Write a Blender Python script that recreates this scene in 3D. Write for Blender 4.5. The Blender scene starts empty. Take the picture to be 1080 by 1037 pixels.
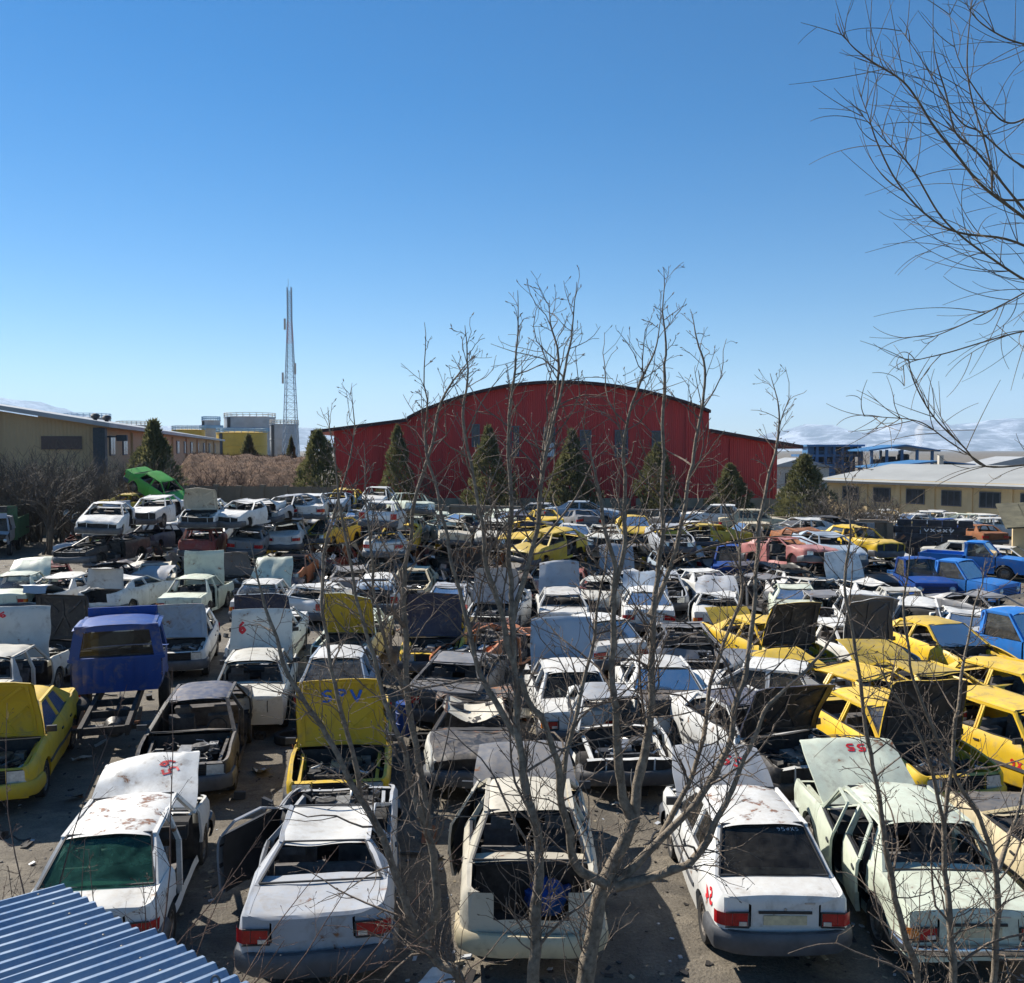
import bpy, math, random
from mathutils import Vector, Matrix, noise, Euler
PI = math.pi
R = math.radians

# ------------------------------------------------------------------ camera, world, sun, exposure
scene = bpy.context.scene
C = scene.collection
FPX, HOR, CAMH = 980.0, 475.0, 6.0          # focal length and horizon row in photo pixels, eye height in metres
PITCH = -math.atan((518.5 - HOR) / FPX)
cd = bpy.data.cameras.new('camera')
cam = bpy.data.objects.new('camera', cd)
C.objects.link(cam)
cd.sensor_fit = 'HORIZONTAL'; cd.sensor_width = 36.0; cd.lens = FPX / 1080.0 * 36.0
cd.clip_start = 0.05; cd.clip_end = 60000.0
cam.location = (0, 0, CAMH); cam.rotation_euler = (PI / 2 + PITCH, 0, 0)
scene.camera = cam

SUN_AZ, SUN_EL = 52.0, 41.0                 # degrees left of the view direction, degrees above the ground
world = bpy.data.worlds.new('World'); scene.world = world; world.use_nodes = True
wn = world.node_tree.nodes; wl = world.node_tree.links
wn.clear()
wo = wn.new('ShaderNodeOutputWorld'); wb = wn.new('ShaderNodeBackground'); sk = wn.new('ShaderNodeTexSky')
sk.sky_type = 'NISHITA'; sk.sun_disc = False
sk.sun_elevation = R(SUN_EL); sk.sun_rotation = R(-SUN_AZ)
sk.altitude = 1300.0; sk.air_density = 1.0; sk.dust_density = 0.15; sk.ozone_density = 2.2
wb.inputs['Strength'].default_value = 0.066
hs = wn.new('ShaderNodeHueSaturation'); hs.inputs['Saturation'].default_value = 1.5; hs.inputs['Value'].default_value = 1.0
wl.new(sk.outputs[0], hs.inputs['Color']); wl.new(hs.outputs[0], wb.inputs['Color']); wl.new(wb.outputs[0], wo.inputs['Surface'])

sd = bpy.data.lights.new('sun', 'SUN'); sd.energy = 5.0; sd.angle = R(0.53); sd.color = (1.0, 0.935, 0.83)
sun = bpy.data.objects.new('sun', sd); C.objects.link(sun)
sv = Vector((-math.sin(R(SUN_AZ)) * math.cos(R(SUN_EL)), math.cos(R(SUN_AZ)) * math.cos(R(SUN_EL)), math.sin(R(SUN_EL))))
sun.rotation_euler = sv.to_track_quat('Z', 'Y').to_euler(); sun.location = sv * 60

scene.view_settings.view_transform = 'Standard'
scene.view_settings.look = 'None'
scene.view_settings.exposure = 0.80
scene.view_settings.gamma = 1.0
scene.view_settings.use_curve_mapping = False
scene.render.engine = 'CYCLES'
scene.cycles.max_bounces = 6
scene.cycles.transparent_max_bounces = 12
scene.cycles.volume_bounces = 2

# ------------------------------------------------------------------ pixel helpers (a pixel gives a direction only)
FW = Vector((0, math.cos(PITCH), math.sin(PITCH))); UP = Vector((0, -math.sin(PITCH), math.cos(PITCH)))
def ray(u, v):
    return Vector(((u - 540.0) / FPX, 0, 0)) + FW + UP * ((518.5 - v) / FPX)
def at_z(u, v, z):
    d = ray(u, v); return Vector((0, 0, CAMH)) + d * ((z - CAMH) / d.z)
def at_y(u, v, y):
    d = ray(u, v); return Vector((0, 0, CAMH)) + d * (y / d.y)

# ------------------------------------------------------------------ mesh helpers
def lerp(a, b, t): return a + (b - a) * t
def clamp(x, a=0.0, b=1.0): return max(a, min(b, x))

class MB:
    def __init__(s): s.v = []; s.f = []; s.m = []
    def add(s, vs, fs, mat=0):
        o = len(s.v); s.v.extend([tuple(p) for p in vs])
        s.f.extend([tuple(i + o for i in f) for f in fs]); s.m.extend([mat] * len(fs))
        return s
    def grid(s, fn, nu, nv, mat=0, flip=False):
        vs = [fn(i / nu, j / nv) for j in range(nv + 1) for i in range(nu + 1)]
        fs = []
        for j in range(nv):
            for i in range(nu):
                a = j * (nu + 1) + i
                q = (a, a + 1, a + nu + 2, a + nu + 1)
                fs.append(q[::-1] if flip else q)
        return s.add(vs, fs, mat)
    def box(s, c, d, mat=0, rot=None):
        hx, hy, hz = d[0] / 2, d[1] / 2, d[2] / 2
        vs = [Vector((x, y, z)) for z in (-hz, hz) for y in (-hy, hy) for x in (-hx, hx)]
        if rot is not None:
            m = rot if isinstance(rot, Matrix) else Euler(rot).to_matrix()
            vs = [m @ p for p in vs]
        c = Vector(c)
        return s.add([p + c for p in vs], [(0, 2, 3, 1), (4, 5, 7, 6), (0, 1, 5, 4), (2, 6, 7, 3), (0, 4, 6, 2), (1, 3, 7, 5)], mat)
    def quad(s, a, b, c, d, mat=0): return s.add([a, b, c, d], [(0, 1, 2, 3)], mat)
    def tube(s, pts, rad, n=6, mat=0, cap=True):
        pts = [Vector(p) for p in pts]
        if not hasattr(rad, '__len__'): rad = [rad] * len(pts)
        vs = []; prev = None
        for i, p in enumerate(pts):
            t = (pts[min(i + 1, len(pts) - 1)] - pts[max(i - 1, 0)])
            if t.length < 1e-9: t = Vector((0, 0, 1))
            t.normalize()
            if prev is None:
                a = t.cross(Vector((0.31, 0.17, 0.93)))
                if a.length < 1e-3: a = t.cross(Vector((1, 0, 0)))
            else:
                a = prev - t * prev.dot(t)
            a.normalize(); prev = a; b = t.cross(a)
            for k in range(n):
                w = 2 * PI * k / n
                vs.append(p + (a * math.cos(w) + b * math.sin(w)) * rad[i])
        fs = []
        for i in range(len(pts) - 1):
            for k in range(n):
                fs.append((i * n + k, i * n + (k + 1) % n, (i + 1) * n + (k + 1) % n, (i + 1) * n + k))
        if cap:
            fs.append(tuple(range(n - 1, -1, -1))); e = (len(pts) - 1) * n
            fs.append(tuple(e + k for k in range(n)))
        return s.add(vs, fs, mat)
    def bar(s, a, b, w, h, mat=0, up=(0, 0, 1)):
        a = Vector(a); b = Vector(b); t = (b - a); L = t.length; t.normalize()
        x = t.cross(Vector(up))
        if x.length < 1e-4: x = t.cross(Vector((1, 0, 0)))
        x.normalize(); z = x.cross(t)
        vs = []
        for p in (a, b):
            for sx, sz in ((-1, -1), (1, -1), (1, 1), (-1, 1)):
                vs.append(p + x * (sx * w / 2) + z * (sz * h / 2))
        return s.add(vs, [(0, 1, 2, 3)[::-1], (4, 5, 6, 7), (0, 1, 5, 4), (1, 2, 6, 5), (2, 3, 7, 6), (3, 0, 4, 7)], mat)
    def lathe(s, prof, n=20, axis='z', c=(0, 0, 0), mat=0):
        c = Vector(c); vs = []
        for r, h in prof:
            for k in range(n):
                w = 2 * PI * k / n
                p = Vector((r * math.cos(w), r * math.sin(w), h))
                if axis == 'x': p = Vector((p.z, p.x, p.y))
                elif axis == 'y': p = Vector((p.x, p.z, p.y))
                vs.append(p + c)
        fs = []
        for i in range(len(prof) - 1):
            for k in range(n):
                fs.append((i * n + k, i * n + (k + 1) % n, (i + 1) * n + (k + 1) % n, (i + 1) * n + k))
        return s.add(vs, fs, mat)
    def ribbon(s, pts, w, fn, mat=0):
        vs = []; n = len(pts)
        for i in range(n):
            a = pts[max(i - 1, 0)]; b = pts[min(i + 1, n - 1)]
            tx, ty = b[0] - a[0], b[1] - a[1]; l = math.hypot(tx, ty) or 1
            nx, ny = -ty / l * w / 2, tx / l * w / 2
            vs.append(fn(pts[i][0] + nx, pts[i][1] + ny)); vs.append(fn(pts[i][0] - nx, pts[i][1] - ny))
        return s.add(vs, [(2 * i, 2 * i + 1, 2 * i + 3, 2 * i + 2) for i in range(n - 1)], mat)
    def mesh(s, name, smooth=35, deform=None, shift=None):
        vs = s.v
        if deform: vs = [deform(p) for p in vs]
        if shift is not None: vs = [(p[0] - shift[0], p[1] - shift[1], p[2] - shift[2]) for p in vs]
        me = bpy.data.meshes.new(name)
        me.from_pydata([tuple(p) for p in vs], [], s.f)
        if any(s.m): me.polygons.foreach_set('material_index', s.m)
        if smooth:
            me.polygons.foreach_set('use_smooth', [True] * len(me.polygons))
            me.set_sharp_from_angle(angle=R(smooth))
        me.update()
        return me

def link(name, me, mats=None, parent=None, loc=(0, 0, 0), rot=(0, 0, 0)):
    o = bpy.data.objects.new(name, me); C.objects.link(o)
    o.location = loc; o.rotation_euler = rot
    if parent is not None: o.parent = parent
    if mats is not None:
        if not isinstance(mats, (list, tuple)): mats = [mats]
        if len(me.materials) < len(mats):
            for m in mats[len(me.materials):]: me.materials.append(m)
        for i, m in enumerate(mats):
            if me.materials[i] is not m:
                o.material_slots[i].link = 'OBJECT'; o.material_slots[i].material = m
    return o
def put(name, mb, mats, parent=None, smooth=35, loc=(0, 0, 0), rot=(0, 0, 0)):
    return link(name, mb.mesh(name, smooth), mats, parent, loc, rot)
def empty(name, loc=(0, 0, 0), rot=(0, 0, 0)):
    o = bpy.data.objects.new(name, None); C.objects.link(o); o.empty_display_size = 0.3
    o.location = loc; o.rotation_euler = rot; return o
def tag(o, label, cat, group=None):
    o['label'] = label; o['category'] = cat
    if group: o['group'] = group
    return o
def struct(o): o['kind'] = 'structure'; return o
def stuff(o): o['kind'] = 'stuff'; return o

def wander(rn, p, d, L_, seg, wob, grav=0.0):
    pts = [Vector(p)]; d = Vector(d).normalized()
    for k in range(seg):
        d = (d + Vector((rn.gauss(0, wob), rn.gauss(0, wob), rn.gauss(0, wob) + grav))).normalized(); pts.append(pts[-1] + d * (L_ / seg))
    return pts

# ------------------------------------------------------------------ materials
M = {}
class NT:
    def __init__(s, name):
        s.mat = bpy.data.materials.new(name); s.mat.use_nodes = True
        s.n = s.mat.node_tree.nodes; s.l = s.mat.node_tree.links
        s.p = s.n['Principled BSDF']; s.out = s.n['Material Output']
        s.tc = None
    def node(s, t, **kw):
        n = s.n.new(t)
        for k, v in kw.items():
            if k in n.inputs: s.set(n, k, v)
            else: setattr(n, k, v)
        return n
    def set(s, n, k, v):
        if isinstance(v, bpy.types.NodeSocket): s.l.new(v, n.inputs[k])
        else:
            if isinstance(v, tuple) and len(v) == 3 and n.inputs[k].type == 'RGBA': v = v + (1,)
            n.inputs[k].default_value = v
    def coord(s, which='Object'):
        if s.tc is None: s.tc = s.n.new('ShaderNodeTexCoord')
        return s.tc.outputs[which]
    def noise(s, scale, detail=3, rough=0.55, co=None, dist=0.0):
        n = s.node('ShaderNodeTexNoise'); n.inputs['Scale'].default_value = scale
        n.inputs['Detail'].default_value = detail; n.inputs['Roughness'].default_value = rough
        n.inputs['Distortion'].default_value = dist
        s.l.new(co if co is not None else s.coord(), n.inputs['Vector']); return n.outputs['Fac']
    def ramp(s, fac, stops):
        n = s.n.new('ShaderNodeValToRGB'); s.l.new(fac, n.inputs[0])
        els = n.color_ramp.elements
        while len(els) < len(stops): els.new(0.5)
        for e, (p, c) in zip(els, stops):
            e.position = p; e.color = (c + (1,)) if isinstance(c, tuple) else (c, c, c, 1)
        return n.outputs['Color']
    def mix(s, fac, a, b, mode='MIX'):
        n = s.n.new('ShaderNodeMix'); n.data_type = 'RGBA'; n.blend_type = mode
        for idx, v in ((0, fac), (6, a), (7, b)):
            if isinstance(v, bpy.types.NodeSocket): s.l.new(v, n.inputs[idx])
            else:
                if isinstance(v, tuple) and len(v) == 3: v = v + (1,)
                n.inputs[idx].default_value = v
        return n.outputs[2]
    def math(s, op, a, b=0.0, clampit=False):
        n = s.n.new('ShaderNodeMath'); n.operation = op; n.use_clamp = clampit
        for i, v in enumerate((a, b)):
            if isinstance(v, bpy.types.NodeSocket): s.l.new(v, n.inputs[i])
            else: n.inputs[i].default_value = v
        return n.outputs[0]
    def bump(s, h, strength=0.3, dist=0.02):
        n = s.n.new('ShaderNodeBump'); n.inputs['Strength'].default_value = strength
        n.inputs['Distance'].default_value = dist; s.l.new(h, n.inputs['Height'])
        s.l.new(n.outputs[0], s.p.inputs['Normal'])
    def base(s, c): s.set(s.p, 'Base Color', c)
    def pr(s, **kw):
        for k, v in kw.items(): s.set(s.p, k.replace('_', ' '), v)
        return s
def objco(t, k=37.0):
    """object coordinates shifted by each object's own random number"""
    oi = t.node('ShaderNodeObjectInfo'); sc = t.math('MULTIPLY', oi.outputs['Random'], k)
    va = t.n.new('ShaderNodeVectorMath'); va.operation = 'ADD'
    t.l.new(t.coord(), va.inputs[0]); t.l.new(sc, va.inputs[1]); return va.outputs[0], oi
def simple(name, col, rough=0.6, metal=0.0, var=0.25, scale=6.0, bump=0.0, **kw):
    t = NT(name); co, oi = objco(t)
    f = t.noise(scale, 4, 0.6, co)
    dk = tuple(c * (1 - var) for c in col); lt = tuple(min(1, c * (1 + var)) for c in col)
    t.base(t.ramp(f, [(0.3, dk), (0.7, lt)])); t.pr(Roughness=rough, Metallic=metal, **kw)
    if bump: t.bump(f, bump, 0.02)
    M[name] = t.mat; return t.mat

def paint(name, col, rough=0.36, rust=0.62, dust=0.30, metal=0.0):
    t = NT('paint_' + name); co, oi = objco(t, 11.0)
    big = t.noise(0.9, 3, 0.6, co); fine = t.noise(9.0, 5, 0.65, co); mid = t.noise(3.1, 4, 0.6, co, 0.6); spk = t.noise(42.0, 3, 0.7, co)
    fade = t.ramp(big, [(0.28, tuple(c * 0.78 for c in col)), (0.5, col), (0.75, tuple(min(0.88, c * 0.95 + 0.05 * sum(col) / 3) for c in col))])
    vr = t.math('ADD', t.math('MULTIPLY', oi.outputs['Random'], 0.22), 0.80)          # no two panels have quite the same tone
    cmb = t.node('ShaderNodeCombineColor'); [t.l.new(vr, cmb.inputs[k]) for k in range(3)]
    fade = t.mix(1.0, fade, cmb.outputs[0], 'MULTIPLY')
    geo = t.node('ShaderNodeNewGeometry'); sep = t.node('ShaderNodeSeparateXYZ'); t.l.new(geo.outputs['Normal'], sep.inputs[0])
    up = t.math('MULTIPLY', t.math('MAXIMUM', sep.outputs[2], 0.22), dust)
    df = t.math('MULTIPLY', up, t.ramp(fine, [(0.32, 0.10), (0.68, 1.0)]), True)
    c1 = t.mix(df, fade, (0.38, 0.32, 0.25))
    streak = t.math('MULTIPLY', t.ramp(mid, [(0.52, 0.0), (0.66, 1.0)]), t.ramp(fine, [(0.35, 0.05), (0.7, 0.62)]))
    c2 = t.mix(streak, c1, (0.20, 0.165, 0.125))
    pit = t.math('MULTIPLY', t.ramp(spk, [(0.66, 0.0), (0.74, 1.0)]), 0.55)
    c2 = t.mix(pit, c2, (0.10, 0.075, 0.06))
    rm = t.math('MULTIPLY', t.ramp(mid, [(rust, 0.0), (rust + 0.03, 1.0)]), t.ramp(fine, [(0.42, 0.0), (0.56, 1.0)]))
    c3 = t.mix(rm, c2, t.ramp(fine, [(0.4, (0.09, 0.035, 0.016)), (0.65, (0.26, 0.11, 0.045))]))
    t.base(c3)
    t.pr(Roughness=t.math('ADD', t.math('MULTIPLY', fine, 0.5), rough - 0.1), Metallic=metal)
    t.set(t.p, 'Coat Weight', 0.10); t.set(t.p, 'Specular IOR Level', 0.38); t.set(t.p, 'Coat Roughness', 0.3)
    t.bump(t.math('ADD', t.noise(2.2, 2, 0.5, co), t.math('MULTIPLY', t.noise(7.0, 2, 0.5, co), 0.25)), 0.5, 0.014)
    M[name] = t.mat
for n, c in dict(white=(0.74, 0.74, 0.71), offwhite=(0.66, 0.65, 0.58), cream=(0.66, 0.56, 0.36), beige=(0.63, 0.58, 0.46),
                 palegreen=(0.62, 0.68, 0.55), silver=(0.40, 0.43, 0.47), grey=(0.17, 0.18, 0.20), darkgrey=(0.06, 0.065, 0.075),
                 black=(0.018, 0.019, 0.023), navy=(0.022, 0.032, 0.075), blue=(0.004, 0.055, 0.27), skyblue=(0.025, 0.20, 0.60), lightblue=(0.33, 0.42, 0.52),
                 yellow=(0.80, 0.52, 0.015), dullyellow=(0.62, 0.42, 0.02), green=(0.09, 0.42, 0.05), red=(0.28, 0.035, 0.03),
                 pink=(0.48, 0.17, 0.15), orange=(0.60, 0.20, 0.07)).items():
    paint(n, c, dust=0.03 if n in ('blue', 'skyblue', 'green') else 0.38, rust=0.72 if n in ('blue', 'skyblue', 'green', 'yellow') else 0.66)
paint('whitestain', (0.74, 0.73, 0.69), rust=0.55, dust=0.4)
paint('burnt', (0.055, 0.048, 0.045), rough=0.6, rust=0.52, dust=0.2)
paint('rusty', (0.30, 0.11, 0.04), rough=0.75, rust=0.45, dust=0.1)
simple('trim', (0.025, 0.025, 0.027), 0.55, var=0.3)
simple('plastic', (0.075, 0.078, 0.085), 0.5, var=0.3, scale=4)
simple('interior', (0.030, 0.028, 0.027), 0.85, var=0.5, scale=5, bump=0.3)
simple('seat', (0.11, 0.10, 0.095), 0.9, var=0.45, scale=7, bump=0.4)
simple('tan', (0.33, 0.22, 0.11), 0.85, var=0.4, scale=7, bump=0.4)
simple('underbody', (0.035, 0.03, 0.027), 0.85, var=0.5, scale=8, bump=0.5)
simple('engine', (0.10, 0.095, 0.09), 0.5, 0.6, var=0.7, scale=14, bump=0.5)
simple('alloy', (0.42, 0.42, 0.42), 0.4, 0.8, var=0.3, scale=9)
simple('chrome', (0.62, 0.62, 0.62), 0.22, 0.95, var=0.25, scale=9)
simple('tyre', (0.022, 0.021, 0.020), 0.85, var=0.4, scale=12)
simple('rim', (0.17, 0.15, 0.13), 0.55, 0.5, var=0.6, scale=16)
simple('redlens', (0.36, 0.012, 0.014), 0.18, var=0.3, scale=9)
simple('amberlens', (0.55, 0.16, 0.015), 0.18, var=0.3, scale=9)
simple('clearlens', (0.55, 0.57, 0.55), 0.12, 0.35, var=0.25, scale=14)
simple('plate', (0.52, 0.46, 0.30), 0.55, var=0.25, scale=12)
simple('redpaint', (0.62, 0.015, 0.025), 0.6, var=0.2, scale=20)
simple('bluepaint', (0.015, 0.12, 0.55), 0.6, var=0.2, scale=20)
simple('whitepaint', (0.70, 0.71, 0.72), 0.7, var=0.15, scale=20)
def glass(name, tint, refl=1.0, grime=0.10, dc=(0.36, 0.33, 0.28)):
    t = NT(name); n = t.n; n.remove(t.p)
    tr = n.new('ShaderNodeBsdfTransparent'); tr.inputs[0].default_value = tint + (1,)
    gl = n.new('ShaderNodeBsdfGlossy'); gl.inputs['Roughness'].default_value = 0.05
    df = n.new('ShaderNodeBsdfDiffuse'); df.inputs[0].default_value = dc + (1,)
    fr = n.new('ShaderNodeFresnel'); fr.inputs[0].default_value = 1.32
    m1 = n.new('ShaderNodeMixShader'); m2 = n.new('ShaderNodeMixShader')
    t.l.new(fr.outputs[0], m1.inputs[0]); t.l.new(tr.outputs[0], m1.inputs[1]); t.l.new(gl.outputs[0], m1.inputs[2])
    f = t.math('MULTIPLY', t.ramp(t.noise(5, 5, 0.7), [(0.35, 0.2), (0.75, 1.0)]), grime * 2)
    t.l.new(f, m2.inputs[0]); t.l.new(m1.outputs[0], m2.inputs[1]); t.l.new(df.outputs[0], m2.inputs[2])
    t.l.new(m2.outputs[0], t.out.inputs[0]); M[name] = t.mat
glass('glass', (0.42, 0.46, 0.46), grime=0.16); glass('greenglass', (0.16, 0.34, 0.27), grime=0.36, dc=(0.045, 0.14, 0.105)); glass('darkglass', (0.10, 0.11, 0.11), grime=0.06)
# ------------------------------------------------------------------ cars
# car space: x to its right, y forward (front end at +L/2), z up, origin on the ground under the middle
TYPES = dict(
    # box-shaped old saloon
    boxy=dict(L=4.30, W=1.62, H=1.42, axF=1.28, axR=-1.22, wr=.30, yC=.84, zC=.94, zH=.87, yWt=.40, yB=-.84, yD=-1.26, zD=.95, zDe=.90, rw=.57, rc=.07, yQ=-.92, round=.05, lampz=.66),
    # wedge-shaped saloon with a high boot
    wedge=dict(L=4.40, W=1.70, H=1.40, axF=1.38, axR=-1.29, wr=.30, yC=.98, zC=.94, zH=.76, yWt=.30, yB=-.90, yD=-1.52, zD=1.01, zDe=.98, rw=.55, rc=.14, yQ=-1.08, round=.07, lampz=.74),
    # small saloon with a short boot
    small=dict(L=3.92, W=1.60, H=1.42, axF=1.20, axR=-1.15, wr=.28, yC=.86, zC=.94, zH=.78, yWt=.30, yB=-.94, yD=-1.50, zD=.97, zDe=.94, rw=.55, rc=.16, yQ=-1.0, round=.08, lampz=.68),
    # rounded bigger saloon (the taxis)
    taxi=dict(L=4.50, W=1.73, H=1.46, axF=1.36, axR=-1.31, wr=.31, yC=1.08, zC=.99, zH=.79, yWt=.32, yB=-.84, yD=-1.54, zD=1.06, zDe=1.02, rw=.56, rc=.20, yQ=-1.02, round=.10, lampz=.78),
    # hatchback
    hatch=dict(L=3.68, W=1.60, H=1.45, axF=1.16, axR=-1.15, wr=.28, yC=.88, zC=.95, zH=.78, yWt=.34, yB=-1.24, yD=-1.70, zD=.97, zDe=.95, rw=.54, rc=.15, yQ=-1.00, round=.08, lampz=.70),
)
class Car:
    def __init__(s, T):
        s.__dict__.update(T); s.h = s.L / 2; s.Hs = s.H - .055; s.w0 = s.W / 2
        s.yA = s.yC + .04; s.yP = (s.yWt + s.yB) / 2 + .10; s.yE = min(s.yQ, s.axR + s.wr - .02) if s.yQ > s.axR else s.yQ
        s.arch = s.wr + .065
    def plan(s, y):
        t = abs(y) / s.h; w = s.w0 * (1 - .055 * t * t); d = s.h - abs(y)
        if d < s.rc:
            q = 1 - d / s.rc; w -= s.rc * .9 * (1 - math.sqrt(max(0, 1 - q * q)))
        return w
    def top(s, y):
        if y > s.yC: return lerp(s.zC, s.zH, clamp((y - s.yC) / (s.h - s.yC)) ** 1.6)
        if y < s.yD: return lerp(s.zD, s.zDe, clamp((s.yD - y) / (s.h + s.yD + 1e-6)))
        return lerp(s.zD, s.zC, (y - s.yD) / (s.yC - s.yD))
    def bot(s, y):
        zb = .22
        for a in (s.axF, s.axR):
            d = abs(y - a)
            if d < s.arch: zb = max(zb, s.wr + math.sqrt(s.arch ** 2 - d * d) * .98)
        if y > s.axF + s.arch or y < s.axR - s.arch: zb = max(zb, .30)
        return zb
    def sx(s, y, z):
        w = s.plan(y); q = (z - .60)
        if q > 0: w -= .16 * q * q * (1 + s.round * 3)
        else: w -= .30 * q * q
        w += .008 * math.exp(-((z - .70) / .025) ** 2)
        tz = s.top(y) - z
        if tz < s.round: w -= (s.round - tz) ** 2 / s.round * .45
        return w
    def cabx(s, y, z):
        b = s.top(y); return lerp(s.sx(y, b) - .015, s.rw, clamp((z - b) / (s.Hs - b)))
    def panel(s, mb, y0, y1, sg, nz=7, ny=None, z0=None, z1=None, mat=0, flange=True, inset=0.0):
        ny = ny or max(4, int((y1 - y0) / .06))
        def fn(a, b):
            y = lerp(y0, y1, a); lo = s.bot(y) if z0 is None else max(z0, s.bot(y)); hi = s.top(y) if z1 is None else z1
            z = lerp(lo, hi, b); return (sg * (s.sx(y, z) - inset), y, z)
        mb.grid(fn, ny, nz, mat, flip=(sg < 0))
        if flange:   # returns along the lower edge and the two ends, so that the sheet has an edge
            def lowf(a, b):
                p = fn(a, 0); return (p[0] - sg * b * .05, p[1], p[2] + b * .004)
            mb.grid(lowf, ny, 1, mat, flip=(sg > 0))
            def topf(a, b):
                p = fn(a, 1); return (p[0] - sg * b * .045, p[1], p[2] - b * .006)
            mb.grid(topf, ny, 1, mat, flip=(sg < 0))
            for e in (0, 1):
                def endf(a, b):
                    p = fn(e, b); return (p[0] - sg * a * .035, p[1], p[2])
                mb.grid(endf, 1, nz, mat, flip=(sg < 0) ^ (e == 0))

def dent_fn(seed, amp, crush=0.0, c=None, side=0.0):
    off = Vector((seed * 7.13, seed * 3.7, seed * 1.9))
    def f(p):
        v = Vector(p)
        n1 = noise.noise_vector(v * .9 + off); n2 = noise.noise_vector(v * 2.7 + off * 2)
        v = v + n1 * amp + n2 * (amp * .45)
        if crush and p[2] > .8:
            k = clamp((p[2] - .85) / .55)
            m = .45 + .55 * noise.noise(Vector((p[0] * .9 + seed, p[1] * .8, seed * 2.2)))
            v.z -= crush * k * (1 - .5 * (p[0] * p[0]) / .4) * (.6 + .8 * clamp(m)); v.x += side * k; v.y += side * .4 * k * noise.noise(Vector((seed, p[1], 3.3)))
        return (v.x, v.y, max(v.z, .0))
    return f

DIG = {'5': [[(.9, 1), (.2, 1), (.15, .55), (.6, .6), (.9, .35), (.7, .05), (.1, 0)]],
       '9': [[(.85, .75), (.5, 1), (.15, .75), (.45, .5), (.85, .75), (.8, .3), (.4, 0)]],
       '6': [[(.8, 1), (.3, .7), (.15, .3), (.5, 0), (.85, .25), (.5, .5), (.2, .35)]],
       '3': [[(.1, 1), (.7, 1), (.85, .75), (.45, .52), (.9, .28), (.6, 0), (.1, .05)]],
       '4': [[(.6, 0), (.65, 1), (.1, .35), (.95, .35)]],
       'S': [[(.9, .9), (.5, 1), (.15, .8), (.3, .55), (.75, .45), (.85, .2), (.5, 0), (.1, .1)]],
       'P': [[(.2, 0), (.2, 1), (.7, .95), (.8, .7), (.5, .5), (.2, .5)]],
       'V': [[(.05, 1), (.5, 0), (.95, 1)]], 'x': [[(.1, 0), (.9, 1)], [(.1, 1), (.9, 0)]],
       'o': [[(.1, .6), (.3, .2), (.7, .2), (.9, .6), (.8, .9), (.5, .6), (.6, .3)]]}
def strokes(mb, text, x, y, w, h, lw, fn, rot=0.0, seed=1):
    rn = random.Random(seed)
    for ch in text:
        for st in DIG.get(ch, []):
            pts = []
            for i in range(len(st) - 1):
                for k in range(4):
                    pts.append((lerp(st[i][0], st[i + 1][0], k / 4), lerp(st[i][1], st[i + 1][1], k / 4)))
            pts.append(st[-1])
            q = []
            for a, b in pts:
                px, py = (a - .5) * w, (b - .5) * h
                q.append((x + px * math.cos(rot) - py * math.sin(rot), y + px * math.sin(rot) + py * math.cos(rot)))
            mb.ribbon(q, lw * rn.uniform(.85, 1.2), fn)
        x += math.cos(rot) * w * 1.25; y += math.sin(rot) * w * 1.25

MESHC = {}
def cached(key, build, smooth=35, deform=None, shift=None, name='part'):
    if key not in MESHC:
        mb = build(); MESHC[key] = mb.mesh(name, smooth, deform, shift)
    return MESHC[key]

def wheel_mesh(r, w=.18):
    t = MB(); h = w / 2
    t.lathe([(r * .66, -h * .8), (r * .80, -h), (r * .94, -h * .95), (r, -h * .7), (r, h * .7), (r * .94, h * .95), (r * .80, h), (r * .66, h * .8), (r * .62, 0), (r * .66, -h * .8)], 22, 'x')
    q = MB()
    q.lathe([(r * .68, h * .82), (r * .63, h * .80), (r * .58, h * .3), (r * .50, h * .35), (r * .40, h * .62), (r * .22, h * .66), (r * .17, h * .85), (.001, h * .88)], 18, 'x')
    q.lathe([(r * .68, -h * .82), (r * .63, -h * .80), (r * .58, -h * .1), (.001, -h * .05)], 18, 'x')
    for k in range(8):
        a = k * PI / 4; q.box((h * .60, math.cos(a) * r * .48, math.sin(a) * r * .48), (.012, r * .10, r * .10), rot=(a, 0, 0))
    return t, q

def engine_mb(c, seed):
    rn = random.Random(seed); mb = MB(); y0, y1 = c.yC + .12, c.h - .30; ym = (y0 + y1) / 2
    mb.box((0.02, ym, .55), (.34, min(.5, y1 - y0 - .05), .36)); mb.box((0.02, ym, .76), (.22, min(.42, y1 - y0 - .08), .10), 1)
    mb.lathe([(.001, -.05), (.15, -.05), (.16, 0), (.15, .05), (.001, .06)], 14, 'z', (-.22, ym - .05, .80), 0)
    mb.box((.38, ym + .12, .66), (.20, .26, .20), 2); mb.box((-.42, y0 + .1, .70), (.16, .20, .18), 1)
    mb.box((0, y1 + .02, .56), (.75, .06, .40), 0)
    for k in range(34):
        p = Vector((rn.uniform(-.5, .5), rn.uniform(y0, y1), rn.uniform(.50, .80))); pts = [p]
        for j in range(4): p = p + Vector((rn.uniform(-.15, .15), rn.uniform(-.15, .15), rn.uniform(-.06, .06))); pts.append(p)
        mb.tube(pts, rn.uniform(.006, .024), 5, rn.choice((0, 1, 1, 2, 2)))
    for k in range(10):
        mb.box((rn.uniform(-.5, .5), rn.uniform(y0, y1), rn.uniform(.55, .78)), (rn.uniform(.05, .16), rn.uniform(.05, .16), rn.uniform(.05, .14)), rn.choice((0, 0, 1, 2)), rot=(rn.uniform(-.4, .4), rn.uniform(-.4, .4), rn.uniform(0, 3)))
    return mb

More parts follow.
